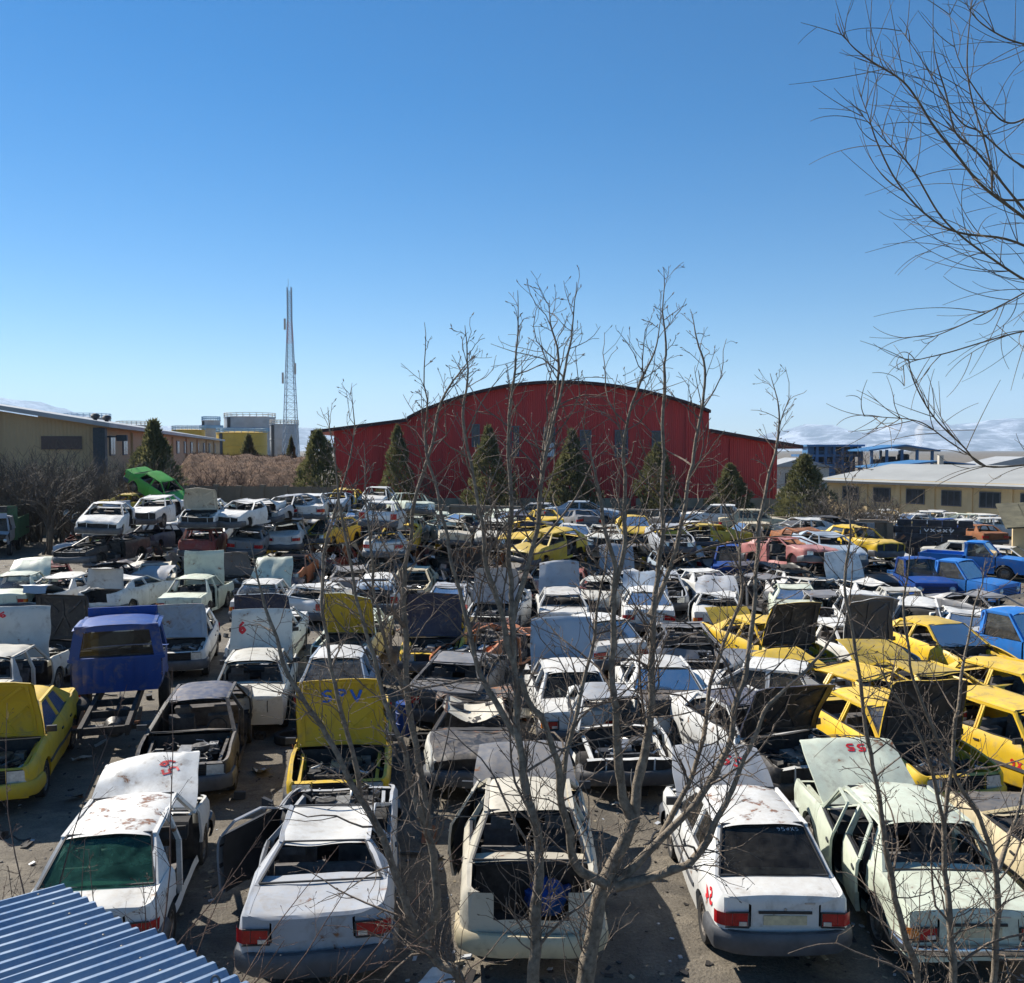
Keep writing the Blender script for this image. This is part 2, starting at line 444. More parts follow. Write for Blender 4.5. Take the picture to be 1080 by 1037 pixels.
def rounded_bumper(c, end, style, mb):
    """bumper bar swept round the end of the car; end = +1 front, -1 rear"""
    if style == 'chrome': z, hh, dep, wrap = .47, .055, .07, .34
    else: z, hh, dep, wrap = .43, .125, .10, (c.h - (c.axF if end > 0 else -c.axR)) - c.arch - .01
    pts = []
    n = 6
    for sg in (-1, 1):
        seg = []
        for i in range(n + 1):
            y = c.h - wrap + wrap * .78 * i / n; seg.append((sg * (c.plan(y) + .012), y))
        pts += seg if sg < 0 else seg[::-1]
        if sg < 0:
            w = c.plan(c.h - wrap * .22)
            for i in range(1, 10):
                a = -1 + 2 * i / 10; pts.append((a * w * .97, c.h + dep * .75 * (1 - abs(a) ** 3.5) + .005 - .02 * abs(a)))
    prof = [(-.02, -hh), (.025, -hh * .95), (.05, -hh * .5), (.055, hh * .2), (.045, hh * .75), (.02, hh), (-.04, hh)]
    m = len(prof); vs = []
    for i, (x, y) in enumerate(pts):
        a = pts[max(i - 1, 0)]; b = pts[min(i + 1, len(pts) - 1)]
        tx, ty = b[0] - a[0], b[1] - a[1]; l = math.hypot(tx, ty) or 1; nx, ny = -ty / l, tx / l
        if nx * x + ny * (y - (c.h - 1.2)) < 0: nx, ny = -nx, -ny
        for (o, dz) in prof: vs.append((x + nx * o, end * (y + ny * o), z + dz))
    fs = []
    for i in range(len(pts) - 1):
        for k in range(m - 1):
            q = (i * m + k, i * m + k + 1, (i + 1) * m + k + 1, (i + 1) * m + k); fs.append(q if end > 0 else q[::-1])
    mb.add(vs, fs)

def make_car(tp, color, loc, head, name='car', hood='closed', lid='closed', doors='cccc', glassset='wrs', wheels='1111', bumpers='fr', lights=True, engine=True,
             dent=.0, crush=.0, side=.0, seed=1, hood_ang=None, lid_ang=None, tilt=(0, 0), detail=2, doorcol=None, hoodcol=None, hoodunder=None, fendcol=None,
             fenders='11', bump='plastic', number=None, roofcol=None, gmat=None, z=0.0, numplace='hood', seatcol='seat', hoodnumcol='redpaint', bumpcol=None, plate=False, roof=True, lidcol=None, extra=None):
    """builds one car as an Empty with its parts; detail 2 near, 1 middle, 0 far. doors: fl fr rl rr each c(losed) o(pen) -(gone)"""
    T = TYPES[tp]; c = Car(T); P = M[color]
    D = dent_fn(seed, dent, crush, c, side) if (dent or crush or side) else None
    dk = (tp, seed if D else 0, round(dent, 3), round(crush, 3), round(side, 3))
    low = 0.0
    if wheels == '0000': low = -.12
    root = empty(name, (loc[0], loc[1], z + low), (R(tilt[0]), R(tilt[1]), R(head)))
    nz = 7 if detail >= 1 else 4
    def part(pname, key, build, mats, parent=root, shift=None, loc=None, rot=(0, 0, 0), smooth=35, deform='D'):
        me = cached(dk + (detail >= 1, key), build, smooth, D if deform == 'D' else deform, shift, pname)
        return link(pname, me, mats, parent, loc if loc is not None else (shift if shift is not None else (0, 0, 0)), rot)
    # ---- body shell: rear quarters, sills, pillars, floor, bulkheads, rails, end panels
    def b_body():
        mb = MB()
        for sg in (-1, 1):
            c.panel(mb, -c.h + .022, c.yE, sg, nz)
            # sill
            mb.grid(lambda a, b: (sg * (c.sx(lerp(c.yE, c.yA, a), .22) - .012 - .05 * b), lerp(c.axR + c.arch, c.axF - c.arch, a), lerp(.20, .30, 1 - abs(2 * b - 1))), 12, 2, 0)
            # pillars
            pb = lambda y: (sg * c.cabx(y, c.top(y)), y, c.top(y) - .02)
            mb.bar((sg * (c.cabx(c.yC, c.top(c.yC)) - .02), c.yC + .02, c.top(c.yC) - .03), (sg * (c.rw - .015), c.yWt, c.Hs - .01), .065, .05)
            mb.bar((sg * (c.sx(c.yP, .3) - .07), c.yP, .25), (sg * (c.cabx(c.yP, c.top(c.yP)) - .045), c.yP, c.top(c.yP)), .06, .09, 0, (0, 1, 0))
            mb.bar((sg * (c.cabx(c.yP, c.top(c.yP)) - .045), c.yP, c.top(c.yP)), (sg * (c.rw - .03), c.yP - .02, c.Hs), .05, .075, 0, (0, 1, 0))
            mb.bar((sg * (c.rw - .012), c.yB - .01, c.Hs - .015), (sg * (c.rw - .012), c.yWt + .02, c.Hs - .015), .05, .05)
            # rear pillar panel
            q0 = (c.yD - .02, c.top(c.yD)); q1 = (c.yB, c.Hs); q2 = (max(c.yB + .02, c.yQ + (c.Hs - c.top(c.yQ)) * .32), c.Hs - .015); q3 = (c.yQ, c.top(c.yQ))
            if tp == 'hatch': q2 = (c.yB + .12, c.Hs - .015); q3 = (c.yQ - .42, c.top(c.yQ - .42))
            def cp(a, b):
                y = lerp(lerp(q0[0], q3[0], a), lerp(q1[0], q2[0], a), b); zz = lerp(lerp(q0[1], q3[1], a), lerp(q1[1], q2[1], a), b)
                return (sg * c.cabx(y, zz), y, zz)
            mb.grid(cp, 4, 5, 0, flip=sg < 0)
            def cpi(a, b):
                p = cp(a, b); return (p[0] - sg * .05, p[1], p[2])
            mb.grid(cpi, 4, 5, 0, flip=sg > 0)
            for e in (0, 1): mb.grid(lambda a, b: (cp(e, b)[0] - sg * .05 * a, cp(e, b)[1], cp(e, b)[2]), 1, 5, 0, flip=(sg < 0) ^ (e == 0))
            # inner wheel housings
            for ax in (c.axF, c.axR):
                def wh(a, b):
                    w = PI * a; return (sg * lerp(c.w0 - .08, c.w0 - .30, b), ax + math.cos(w) * c.arch * 1.0, c.wr + math.sin(w) * c.arch)
                mb.grid(wh, 10, 1, 1)
                mb.grid(lambda a, b: (sg * (c.w0 - .30), ax + math.cos(PI * a) * c.arch * b, c.wr + math.sin(PI * a) * c.arch * b), 10, 1, 1)
            # inner wing rail in the engine bay
            mb.bar((sg * (c.w0 - .20), c.yC, c.zC - .13), (sg * (c.w0 - .24), c.h - .10, c.zH - .08), .05, .05)
            mb.grid(lambda a, b: (sg * (c.w0 - .25), lerp(c.yC, c.h - .12, a), lerp(.30, lerp(c.zC - .12, c.zH - .07, a), b)), 4, 1, 0)
        # floor, bulkheads, boot floor and bay floor
        mb.grid(lambda a, b: (lerp(-1, 1, a) * (c.w0 - .10), lerp(c.yD, c.yC, b), .25), 2, 4, 1)
        mb.grid(lambda a, b: (lerp(-1, 1, a) * (c.w0 - .30), lerp(-c.h + .08, c.yD + .1, b), .42), 2, 2, 1)
        mb.grid(lambda a, b: (lerp(-1, 1, a) * (c.w0 - .30), lerp(c.yC, c.h - .12, b), .27), 2, 2, 1)
        mb.grid(lambda a, b: (lerp(-1, 1, a) * (c.w0 - .12), c.yC - .02, lerp(.25, c.zC - .05, b)), 2, 2, 1)
        mb.grid(lambda a, b: (lerp(-1, 1, a) * (c.w0 - .20), c.yD + .12, lerp(.25, c.zD - .10, b)), 2, 2, 1)
        for sg in (-1, 1): mb.grid(lambda a, b: (sg * (c.w0 - .22), lerp(-c.h + .1, c.yD + .12, a), lerp(.42, c.zDe - .06, b)), 2, 1, 1)
        # cowl strip and parcel shelf edge
        mb.grid(lambda a, b: (lerp(-1, 1, a) * (c.plan(c.yC) - .06), lerp(c.yC + .01, c.yC - .10, b), c.zC - .005 + .025 * (1 - (2 * a - 1) ** 2)), 6, 1, 0)
        mb.grid(lambda a, b: (lerp(-1, 1, a) * (c.plan(c.yD) - .07), lerp(c.yD + .22, c.yD - .03, b), c.zD - .01 + .02 * (1 - (2 * a - 1) ** 2)), 6, 1, 0)
        # rear end: lower panel full width and two lamp corners, upper rim
        lz = c.lampz - .09
        wr_ = c.plan(-c.h + .028)
        if tp != 'hatch':
            mb.grid(lambda a, b: (lerp(-1, 1, a) * wr_, -c.h + .012 + .016 * abs(2 * a - 1) ** 3, lerp(.32, lz, b)), 10, 3, 0)
            for sg in (-1, 1): mb.grid(lambda a, b: (sg * lerp(wr_ * .60, wr_, a), -c.h + .012 + .016 * lerp(.6, 1, a) ** 3, lerp(lz, c.zDe - .012, b)), 4, 3, 0, flip=sg < 0)
            for sg in (-1, 1): mb.grid(lambda a, b: (sg * lerp(c.w0 * .80, c.sx(lerp(-c.h + .03, c.yD, b), c.top(lerp(-c.h + .03, c.yD, b))) - .01, a), lerp(-c.h + .02, c.yD, b), c.top(lerp(-c.h + .02, c.yD, b)) - .004), 2, 6, 0, flip=sg < 0)
        else:
            mb.grid(lambda a, b: (lerp(-1, 1, a) * wr_, -c.h + .012 + .016 * abs(2 * a - 1) ** 3, lerp(.32, .60, b)), 10, 3, 0)
            for sg in (-1, 1): mb.grid(lambda a, b: (sg * lerp(wr_ * .74, wr_, a), -c.h + .012 + .016 * lerp(.74, 1, a) ** 3, lerp(.60, c.zDe - .012, b)), 3, 3, 0, flip=sg < 0)
        # front end: slam panel, lower valance, side lamp frames
        wf = c.plan(c.h - .028)
        mb.grid(lambda a, b: (lerp(-1, 1, a) * wf * .96, c.h - .03 - .10 * b, c.zH - .03 + .01 * b), 8, 1, 0)
        mb.grid(lambda a, b: (lerp(-1, 1, a) * wf, c.h - .012 - .016 * abs(2 * a - 1) ** 3, lerp(.28, .52, b)), 10, 2, 0, flip=True)
        mb.grid(lambda a, b: (lerp(-1, 1, a) * wf * .98, c.h - .06 - .02 * abs(2 * a - 1) ** 3, lerp(.50, c.zH - .03, b)), 8, 1, 1, flip=True)
        for k in (-.4, .4): mb.box((k, c.h - .045, (.50 + c.zH) / 2), (.02, .03, c.zH - .52))
        return mb
    body = part('body', 'body', b_body, [P, M['underbody']])
    # ---- wings
    for i, sg in enumerate((-1, 1)):
        if fenders[i] == '1':
            def b_f(sg=sg):
                mb = MB(); c.panel(mb, c.yA + .006, c.h - .022, sg, nz)
                mb.grid(lambda a, b: (sg * lerp(c.plan(lerp(c.yA, c.h - .05, b)) - .09, c.sx(lerp(c.yA, c.h - .02, b), c.top(lerp(c.yA, c.h - .02, b))) - .01, a), lerp(c.yA, c.h - .02, b), c.top(lerp(c.yA, c.h - .02, b)) - .004), 2, 10, 0, flip=sg < 0)
                return mb
            part('wing', 'wing%d' % sg, b_f, [M[fendcol] if fendcol else P])
    # ---- roof
    if roof:
        def b_r():
            mb = MB()
            def fr(a, b):
                u = 2 * a - 1; y = lerp(c.yB - .03, c.yWt + .03, b); e = (2 * b - 1) ** 4
                return (u * (c.rw + .004), y + .035 * (1 - u * u) * (1 if b > .5 else -1) * e, c.Hs + .06 * (1 - abs(u) ** 3) - .030 * e - (.02 if abs(u) > .99 else 0))
            mb.grid(fr, 14, 14)
            def fri(a, b):
                p = fr(a, b); return (p[0] * .97, p[1], p[2] - .035)
            mb.grid(fri, 8, 6, 1, flip=True)
            return mb
        part('roof', 'roof', b_r, [M[roofcol] if roofcol else P, M['interior']])
    # ---- bonnet
    if hood != 'none':
        hcol = M[hoodcol] if hoodcol else P
        def hf(a, b, dz=0.0, sc=1.0):
            u = 2 * a - 1; y = lerp(c.yC + .012, c.h - .035, b)
            w = (min(c.plan(y), c.plan(c.h - .06) + .10 * (1 - b)) - .075) * sc
            return (u * w, y + .02 * (1 - u * u) * b ** 3, c.top(y) + .03 * (1 - abs(u) ** 2.4) + .012 * math.exp(-((abs(u) - .62) / .05) ** 2) - .05 * clamp((b - .93) / .07) ** 2 + .002 + dz)
        def b_h():
            mb = MB(); mb.grid(hf, 16, 16)
            for e in (0, 1):
                mb.grid(lambda a, b: tuple(Vector(hf(e, b)) + Vector((0, 0, -.03 * a))), 1, 16, 0, flip=(e == 0))
                mb.grid(lambda a, b: tuple(Vector(hf(a, e)) + Vector((0, 0, -.03 * b))), 16, 1, 0, flip=(e == 1))
            mb.grid(lambda a, b: hf(a, b, -.022, .985), 8, 8, 1, flip=True)
            return mb
        cr = D
        if hood == 'open':
            ang = hood_ang if hood_ang is not None else 78
            rr = random.Random(seed + 5); o2 = Vector((seed * 3.1, seed, 2.2))
            hb = rr.uniform(-.10, .07); hk = rr.uniform(-.14, .14) if dent > .025 else 0.0
            def D2(p, o2=o2, hb=hb, hk=hk):
                v = Vector(p); v = v + noise.noise_vector(v * 1.7 + o2) * (.012 + dent * 1.1); yy = v.y - c.yC; v.z += hb * yy * yy + hk * max(0, yy - .45) * (v.x + .3); return tuple(v)
            shift = (0, c.yC, c.zC)
            ho = part('bonnet', ('hoodo', seed), b_h, [hcol, M[hoodunder] if hoodunder else hcol], shift=shift, rot=(R(ang), R(rr.uniform(-2, 2)), R(rr.uniform(-3, 3))), deform=D2)
            if detail >= 1:
                def b_rib():
                    mb = MB()
                    pts = lambda a, b: Vector(hf(a, b, -.034, .95))
                    for (a0, b0, a1, b1) in ((.06, .05, .94, .05), (.06, .95, .94, .95), (.06, .05, .06, .95), (.94, .05, .94, .95), (.30, .08, .5, .55), (.70, .08, .5, .55), (.5, .55, .5, .93), (.10, .5, .36, .22), (.90, .5, .64, .22), (.12, .9, .4, .62), (.88, .9, .6, .62)):
                        pl = [pts(lerp(a0, a1, k / 6), lerp(b0, b1, k / 6)) for k in range(7)]
                        for k in range(6): mb.bar(pl[k], pl[k + 1], .055, .022)
                    return mb
                part('bonnet_frame', ('hoodrib', seed), b_rib, [M[hoodunder] if hoodunder else hcol], parent=ho, shift=shift, loc=(0, 0, 0), deform=D2)
        else:
            shift = None
            ho = part('bonnet', 'hood', b_h, [hcol, M['trim']])
        if number and numplace in ('hood', 'hoodunder'):
            under = numplace == 'hoodunder'
            mb = MB()
            fnn = lambda x, y: tuple(Vector((D2 if hood == 'open' else (lambda p: p))(hf(x, y, (-.05 if under else .006), 1))) - Vector((shift or (0, 0, 0))))
            nx, ny, nw, nh, rot = number[1:6]
            strokes(mb, number[0], nx, ny, nw, nh, number[6], fnn, rot, seed)
            link('painted_number', mb.mesh('painted_number', 0), [M[hoodnumcol]], ho)
    # ---- boot lid / tailgate
    if lid != 'none':
        if tp != 'hatch':
            def lf(a, b):
                u = 2 * a - 1
                if b <= .62:
                    t = b / .62; y = lerp(c.yD - .012, -c.h + .015, t); return (u * (c.w0 * .80 - .006), y, c.top(y) + .018 * (1 - u * u) - .012 * clamp((t - .9) / .1) ** 2)
                t = (b - .62) / .38; w = lerp(c.w0 * .80 - .006, c.plan(-c.h + .01) * .60 - .006, clamp(t * 5))
                return (u * w, -c.h - .004 + .016 * abs(u * .6) ** 3, lerp(c.zDe - .004, c.lampz - .085, t))
        else:
            def lf(a, b):
                u = 2 * a - 1
                t = clamp((b - .55) / .45)
                if b <= .55: q = b / .55; return (u * (lerp(c.rw - .03, c.w0 * .74, q)), lerp(c.yB - .01, c.yD - .02, q), lerp(c.Hs, c.zD, q) + .012 * (1 - u * u))
                return (u * c.w0 * .74, lerp(c.yD - .03, -c.h - .005, clamp(t * 2)) + .03 * abs(u) ** 3, lerp(c.zD - .01, .60, t))
        def b_l():
            mb = MB()
            if tp != 'hatch': mb.grid(lf, 12, 18)
            else:
                mb.grid(lambda a, b: lf(a, .50 + .50 * b), 12, 10)
                for a in (0.03, .97): mb.bar(lf(a, 0), lf(a, .52), .06, .03)
                mb.bar(lf(.03, .02), lf(.97, .02), .06, .03)
            k0 = .50 if tp == 'hatch' else 0
            mb.grid(lambda a, b: tuple(Vector(lf(lerp(.03, .97, a), lerp(k0, 1, b))) + Vector((0, .022 if lerp(k0, 1, b) > .62 else .0, -.022 if lerp(k0, 1, b) <= .62 else 0))), 6, 9, 1, flip=True)
            return mb
        lcol = M[lidcol] if lidcol else P
        if lid == 'open':
            hy, hz = (c.yD, c.zD) if tp != 'hatch' else (c.yB, c.Hs)
            la = lid_ang if lid_ang is not None else 75
            lo = part('boot_lid', 'lido', b_l, [lcol, lcol], shift=(0, hy, hz), rot=(-R(la), 0, 0))
        else: lo = part('boot_lid', 'lid', b_l, [lcol, M['trim']])
        if plate and lid == 'closed':
            part('number_plate', 'plate', lambda: MB().box((0, -c.h - .012, c.lampz - .005), (.50, .012, .105)), [M['plate']], lo)
            part('handle_strip', 'hstrip', lambda: MB().box((0, -c.h - .014, c.lampz + .085), (.62, .016, .03)), [M['trim']], lo)
        if detail >= 2 and lid == 'closed' and tp != 'hatch':
            part('badge', 'badge', lambda: MB().box((c.w0 * .36, -c.h - .006, c.zDe - .07), (.12, .008, .016)), [M['alloy']], lo)
            part('lock', 'lock', lambda: MB().lathe([(.001, .012), (.016, .010), (.018, 0)], 10, 'y', (0.0, -c.h - .016, c.zDe - .14)), [M['alloy']], lo)
    if detail >= 2:
        for sg in (-1, 1):
            part('drip_rail', 'drip%d' % sg, lambda sg=sg: MB().tube([(sg * (c.rw + .012), lerp(c.yB - .02, c.yWt + .02, q / 8), c.Hs - .014 - .03 * abs(q / 4 - 1) ** 4) for q in range(9)], .010, 6), [P])
            if 'w' in glassset: part('wiper', 'wip%d' % sg, lambda sg=sg: MB().tube([(sg * .1 + .1, c.yC + .02, c.zC + .03), (sg * .1 + .45, c.yC - .06, c.zC + .085)], .007, 5), [M['trim']])
    # ---- doors
    dn = {'fl': (c.yP + .012, c.yA, -1), 'fr': (c.yP + .012, c.yA, 1), 'rl': (c.yE + .006, c.yP - .006, -1), 'rr': (c.yE + .006, c.yP - .006, 1)}
    for i, k in enumerate(('fl', 'fr', 'rl', 'rr')):
        if doors[i] == '-': continue
        y0, y1, sg = dn[k]
        front = k[0] == 'f'
        # upper outline of the window opening
        if front: tri = [(y1 - .10, c.top(y1 - .10)), (c.yWt + .05, c.Hs - .025), (y0 + .02, c.Hs - .020), (y0 + .02, c.top(y0))]
        else:
            qb = c.yQ if tp != 'hatch' else c.yQ - .40
            tri = [(y1 - .02, c.top(y1)), (y1 - .02, c.Hs - .020), (max(c.yB + .08, qb + .16), c.Hs - .025), (qb + .03, c.top(qb))]
        def b_d(y0=y0, y1=y1, sg=sg, tri=tri):
            mb = MB(); c.panel(mb, y0, y1, sg, nz)
            c.panel(mb, y0 + .03, y1 - .03, sg, 3, 5, mat=1, flange=False, inset=.075)
            pl = [Vector((sg * (c.cabx(y, z) - .012), y, z)) for y, z in tri]
            for a, b in zip(pl, pl[1:]): mb.bar(a, b, .034, .030, 0)
            mb.bar(pl[0] + Vector((0, 0, -.005)), pl[-1] + Vector((0, 0, -.005)), .04, .025, 1)
            return mb
        hinge = (sg * (c.sx(y1, .6) - .02), y1, .6)
        st = doors[i]
        ang = 0 if st == 'c' else (.16 if st == 'a' else .55)
        dcol = M[doorcol] if doorcol and sg == -1 else P
        do = part('door', 'door' + k, b_d, [dcol, M['trim']], shift=hinge, rot=(0, 0, -sg * -ang if sg > 0 else -ang))
        if detail >= 2:
            def b_hd(y0=y0, sg=sg):
                z = .79; return MB().box((sg * (c.sx(y0 + .12, z) + .008), y0 + .12, z), (.022, .13, .030))
            part('handle', 'hd' + k, b_hd, [M['trim']], do, shift=hinge, loc=(0, 0, 0))
            if tp != 'boxy':
                def b_ml(y0=y0, y1=y1, sg=sg):
                    mb = MB(); ya = max(y0 + .02, c.axR + c.arch + .03)
                    for q in range(8):
                        pa, pb = lerp(ya, y1 - .02, q / 8), lerp(ya, y1 - .02, (q + 1) / 8); mb.bar((sg * (c.sx(pa, .53) + .006), pa, .53), (sg * (c.sx(pb, .53) + .006), pb, .53), .018, .055)
                    return mb
                part('moulding', 'ml' + k, b_ml, [M['plastic']], do, shift=hinge, loc=(0, 0, 0))
            if front and (seed + (sg > 0)) % 3:
                def b_mi(y1=y1, sg=sg):
                    q = Vector((sg * (c.cabx(y1 - .16, c.top(y1 - .16)) + .09), y1 - .16, c.top(y1 - .16) + .075)); return MB().box(q, (.17, .055, .105)).bar(q - Vector((sg * .11, 0, .05)), q - Vector((sg * .05, 0, .02)), .04, .03)
                part('mirror', 'mi' + k, b_mi, [M['trim']], do, shift=hinge, loc=(0, 0, 0))
        if 's' in glassset:
            def b_g(tri=tri, sg=sg):
                vs = [(sg * (c.cabx(y, z) - .014), y, z) for y, z in tri]; return MB().add(vs, [(0, 1, 2, 3)])
            part('window', 'win' + k, b_g, [M[gmat or 'glass']], do, shift=hinge, loc=(0, 0, 0), smooth=0)
        if number and numplace == 'door' + k:
            mb = MB(); strokes(mb, number[0], number[1], number[2], number[3], number[4], number[6], lambda y, z: (sg * (c.sx(y, z) + .006) - hinge[0], y - hinge[1], z - hinge[2]), number[5], seed)
            link('painted_number', mb.mesh('painted_number', 0), [M[hoodnumcol]], do)
    if number and numplace == 'quarter':
        mb = MB(); strokes(mb, number[0], number[1], number[2], number[3], number[4], number[6], lambda y, z: (-(c.sx(y, z) + .006), y, z), number[5], seed)
        link('painted_number', mb.mesh('painted_number', 0), [M[hoodnumcol]], body)
    if extra:
        mb = MB(); strokes(mb, extra[0], extra[1], extra[2], extra[3], extra[4], extra[6], lambda y, z: (-(c.sx(y, z) + .008), y, z), extra[5], seed)
        link('painted_mark', mb.mesh('painted_mark', 0), [M['redpaint']], body)
    # ---- glass
    if 'w' in glassset:
        part('windscreen', 'ws', lambda: MB().grid(lambda a, b: (lerp(-1, 1, a) * lerp(c.cabx(c.yC, c.top(c.yC)) - .05, c.rw - .04, b), lerp(c.yC - .02, c.yWt, b) + .05 * (1 - (2 * a - 1) ** 2), lerp(c.zC, c.Hs + .01, b) + .015 * (1 - (2 * a - 1) ** 2)), 8, 4, 0), [M[gmat or 'glass']])
    if 'r' in glassset:
        if tp != 'hatch' or lid != 'open':
            part('rear_window', 'rw', lambda: MB().grid(lambda a, b: (lerp(-1, 1, a) * lerp(c.cabx(c.yD, c.top(c.yD)) - .06, c.rw - .05, b), lerp(c.yD + .0, c.yB + .02, b) - .04 * (1 - (2 * a - 1) ** 2), lerp(c.zD + .012, c.Hs + .0, b) + .012 * (1 - (2 * a - 1) ** 2)), 8, 4, 0, True), [M[gmat or 'glass']])
    if extra and 'r' in glassset:
        rwf = lambda a, b: (lerp(-1, 1, a) * lerp(c.cabx(c.yD, c.top(c.yD)) - .06, c.rw - .05, b), lerp(c.yD + .0, c.yB + .02, b) - .04 * (1 - (2 * a - 1) ** 2) - .010, lerp(c.zD + .012, c.Hs + .0, b) + .012 * (1 - (2 * a - 1) ** 2) + .006)
        mb = MB(); strokes(mb, '95oxS', .68, .90, .045, .07, .006, rwf, 0, 3); link('chalk_writing', mb.mesh('chalk_writing', 0), [M['whitepaint']], root)
    if detail >= 1:   # rubber surrounds of the two screens
        scr = ((c.yC - .02, c.zC + .012, c.cabx(c.yC, c.top(c.yC)) - .045, c.yWt, c.Hs + .012, c.rw - .04), (c.yD + .0, c.zD + .016, c.cabx(c.yD, c.top(c.yD)) - .055, c.yB + .015, c.Hs + .008, c.rw - .05))
        for j in (0, 1):
            def b_s(j=j):
                ya, za, wa, yb, zb, wb2 = scr[j]; mb = MB(); q = [(-wa, ya, za), (-wb2, yb, zb), (wb2, yb, zb), (wa, ya, za)]
                for i in range(4): mb.bar(q[i], q[(i + 1) % 4], .022, .022)
                return mb
            part('screen_seal', 'seal%d' % j, b_s, [M['trim']])
    # ---- bumpers
    if 'f' in bumpers:
        def b_bf(): mb = MB(); rounded_bumper(c, 1, bump, mb); return mb
        part('bumper', 'bf' + bump, b_bf, [M['chrome'] if bump == 'chrome' else M[bumpcol or 'plastic']])
    if 'r' in bumpers:
        def b_br(): mb = MB(); rounded_bumper(c, -1, bump, mb); return mb
        part('bumper', 'br' + bump, b_br, [M['chrome'] if bump == 'chrome' else M[bumpcol or 'plastic']])
    # ---- lamps
    if lights and tp != 'none':
        wr_ = c.plan(-c.h + .028)
        for sg in (-1, 1):
            def b_t(sg=sg):
                mb = MB(); a0, a1 = (.62, .985) if tp != 'hatch' else (.76, .985); h0, h1 = c.lampz - .075, c.lampz + (.075 if tp != 'boxy' else .055)
                if tp == 'hatch': h1 = c.lampz + .16
                def face(a, b, o=0.0): x = lerp(a0, a1, a); return (sg * wr_ * x, -c.h - .016 - o + .016 * x ** 3, lerp(h0, h1, b))
                mb.grid(lambda a, b: face(a * .68, b), 4, 3, 0, flip=sg < 0)
                mb.grid(lambda a, b: face(.70 + a * .30, b), 3, 3, 1 if tp == 'boxy' else 0, flip=sg < 0)
                for e in (0, 1): mb.grid(lambda a, b: tuple(Vector(face(a, e)) + Vector((0, .03 * b, 0))), 4, 1, 0)
                mb.grid(lambda a, b: (sg * lerp(wr_ * .985, c.sx(-c.h + .03 + .13 * a, .7) + .012, clamp(a * 3)), -c.h + .13 * a + .002, lerp(h0, h1, b)), 4, 2, 1 if tp == 'boxy' else 0, flip=sg > 0)
                return mb
            tlo = part('tail_lamp', 'tl%d' % sg, b_t, [M['redlens'], M['amberlens']], smooth=20)
            if detail >= 2 and tp != 'hatch':
                part('reversing_lamp', 'rv%d' % sg, lambda sg=sg: MB().box((sg * wr_ * .70, -c.h - .016, c.lampz - .045), (wr_ * .13, .012, .045)), [M['clearlens']], tlo)
                def b_fr(sg=sg):
                    mb = MB(); z0, z1 = c.lampz - .085, c.lampz + (.085 if tp != 'boxy' else .065)
                    for (xa, za, xb, zb) in ((.60, z0, .99, z0), (.60, z1, .99, z1), (.60, z0, .60, z1)): mb.bar((sg * wr_ * xa, -c.h - .018, za), (sg * wr_ * xb, -c.h - .010, zb), .014, .014)
                    return mb
                part('lamp_surround', 'ls%d' % sg, b_fr, [M['trim']], tlo)
        if lights is True or 'h' in str(lights):
            wf = c.plan(c.h - .028)
            for sg in (-1, 1):
                def b_hl(sg=sg):
                    mb = MB(); h0, h1 = .535, c.zH - .045
                    mb.grid(lambda a, b: (sg * wf * lerp(.56, .98, a), c.h - .004 - .018 * lerp(.56, .98, a) ** 3 - .012 * b, lerp(h0, h1, b)), 5, 3, 0, flip=sg > 0)
                    mb.box((sg * wf * .77, c.h - .085, (h0 + h1) / 2), (wf * .40, .06, h1 - h0 - .01), 1)
                    return mb
                part('headlamp', 'hl%d' % sg, b_hl, [M['clearlens'], M['trim']])
            def b_gr():
                mb = MB()
                for k in range(5): mb.bar((-wf * .53, c.h - .03, lerp(.55, c.zH - .06, k / 4)), (wf * .53, c.h - .03, lerp(.55, c.zH - .06, k / 4)), .02, .014)
                return mb
            if detail >= 1: part('grille', 'grille', b_gr, [M['chrome'] if tp == 'boxy' else M['trim']])
    # ---- wheels
    wk = ('wheel', c.wr)
    if wk not in MESHC:
        a, b = wheel_mesh(c.wr); MESHC[wk] = (a.mesh('tyre'), b.mesh('rim'))
    for i, (sg, ax) in enumerate(((-1, c.axF), (1, c.axF), (-1, c.axR), (1, c.axR))):
        if wheels[i] == '1':
            w = link('wheel', MESHC[wk][0], [M['tyre']], root, (sg * (c.w0 - .115), ax, c.wr), (0, 0, 0 if sg > 0 else PI))
            link('rim', MESHC[wk][1], [M['rim']], w)
    # ---- inside
    if detail >= 1:
        def b_seat():
            mb = MB()
            mb.grid(lambda a, b: (.50 * (a - .5), .25 * math.cos(PI * b) , .44 + .06 * math.sin(PI * b) + .02 * math.cos(2 * PI * a)), 5, 5)
            mb.box((0, 0, .36), (.48, .48, .16)); mb.box((0, -.30, .66), (.46, .13, .52), rot=(-.22, 0, 0)); mb.box((0, -.38, .98), (.26, .09, .15), rot=(-.2, 0, 0))
            return mb
        sm = cached(('seat',), b_seat, name='seat')
        rn = random.Random(seed)
        for sx_ in (-.36, .36):
            if rn.random() < .75 or detail == 2: link('seat', sm, [M[seatcol]], root, (sx_, c.yP + .22, 0), (R(rn.uniform(-6, 6)), 0, R(rn.uniform(-8, 8))))
        part('rear_seat', 'rseat', lambda: MB().box((0, c.yQ + .42, .40), (1.22, .46, .20)).box((0, c.yQ + .16, .68), (1.22, .14, .50), rot=(-.25, 0, 0)), [M[seatcol]])
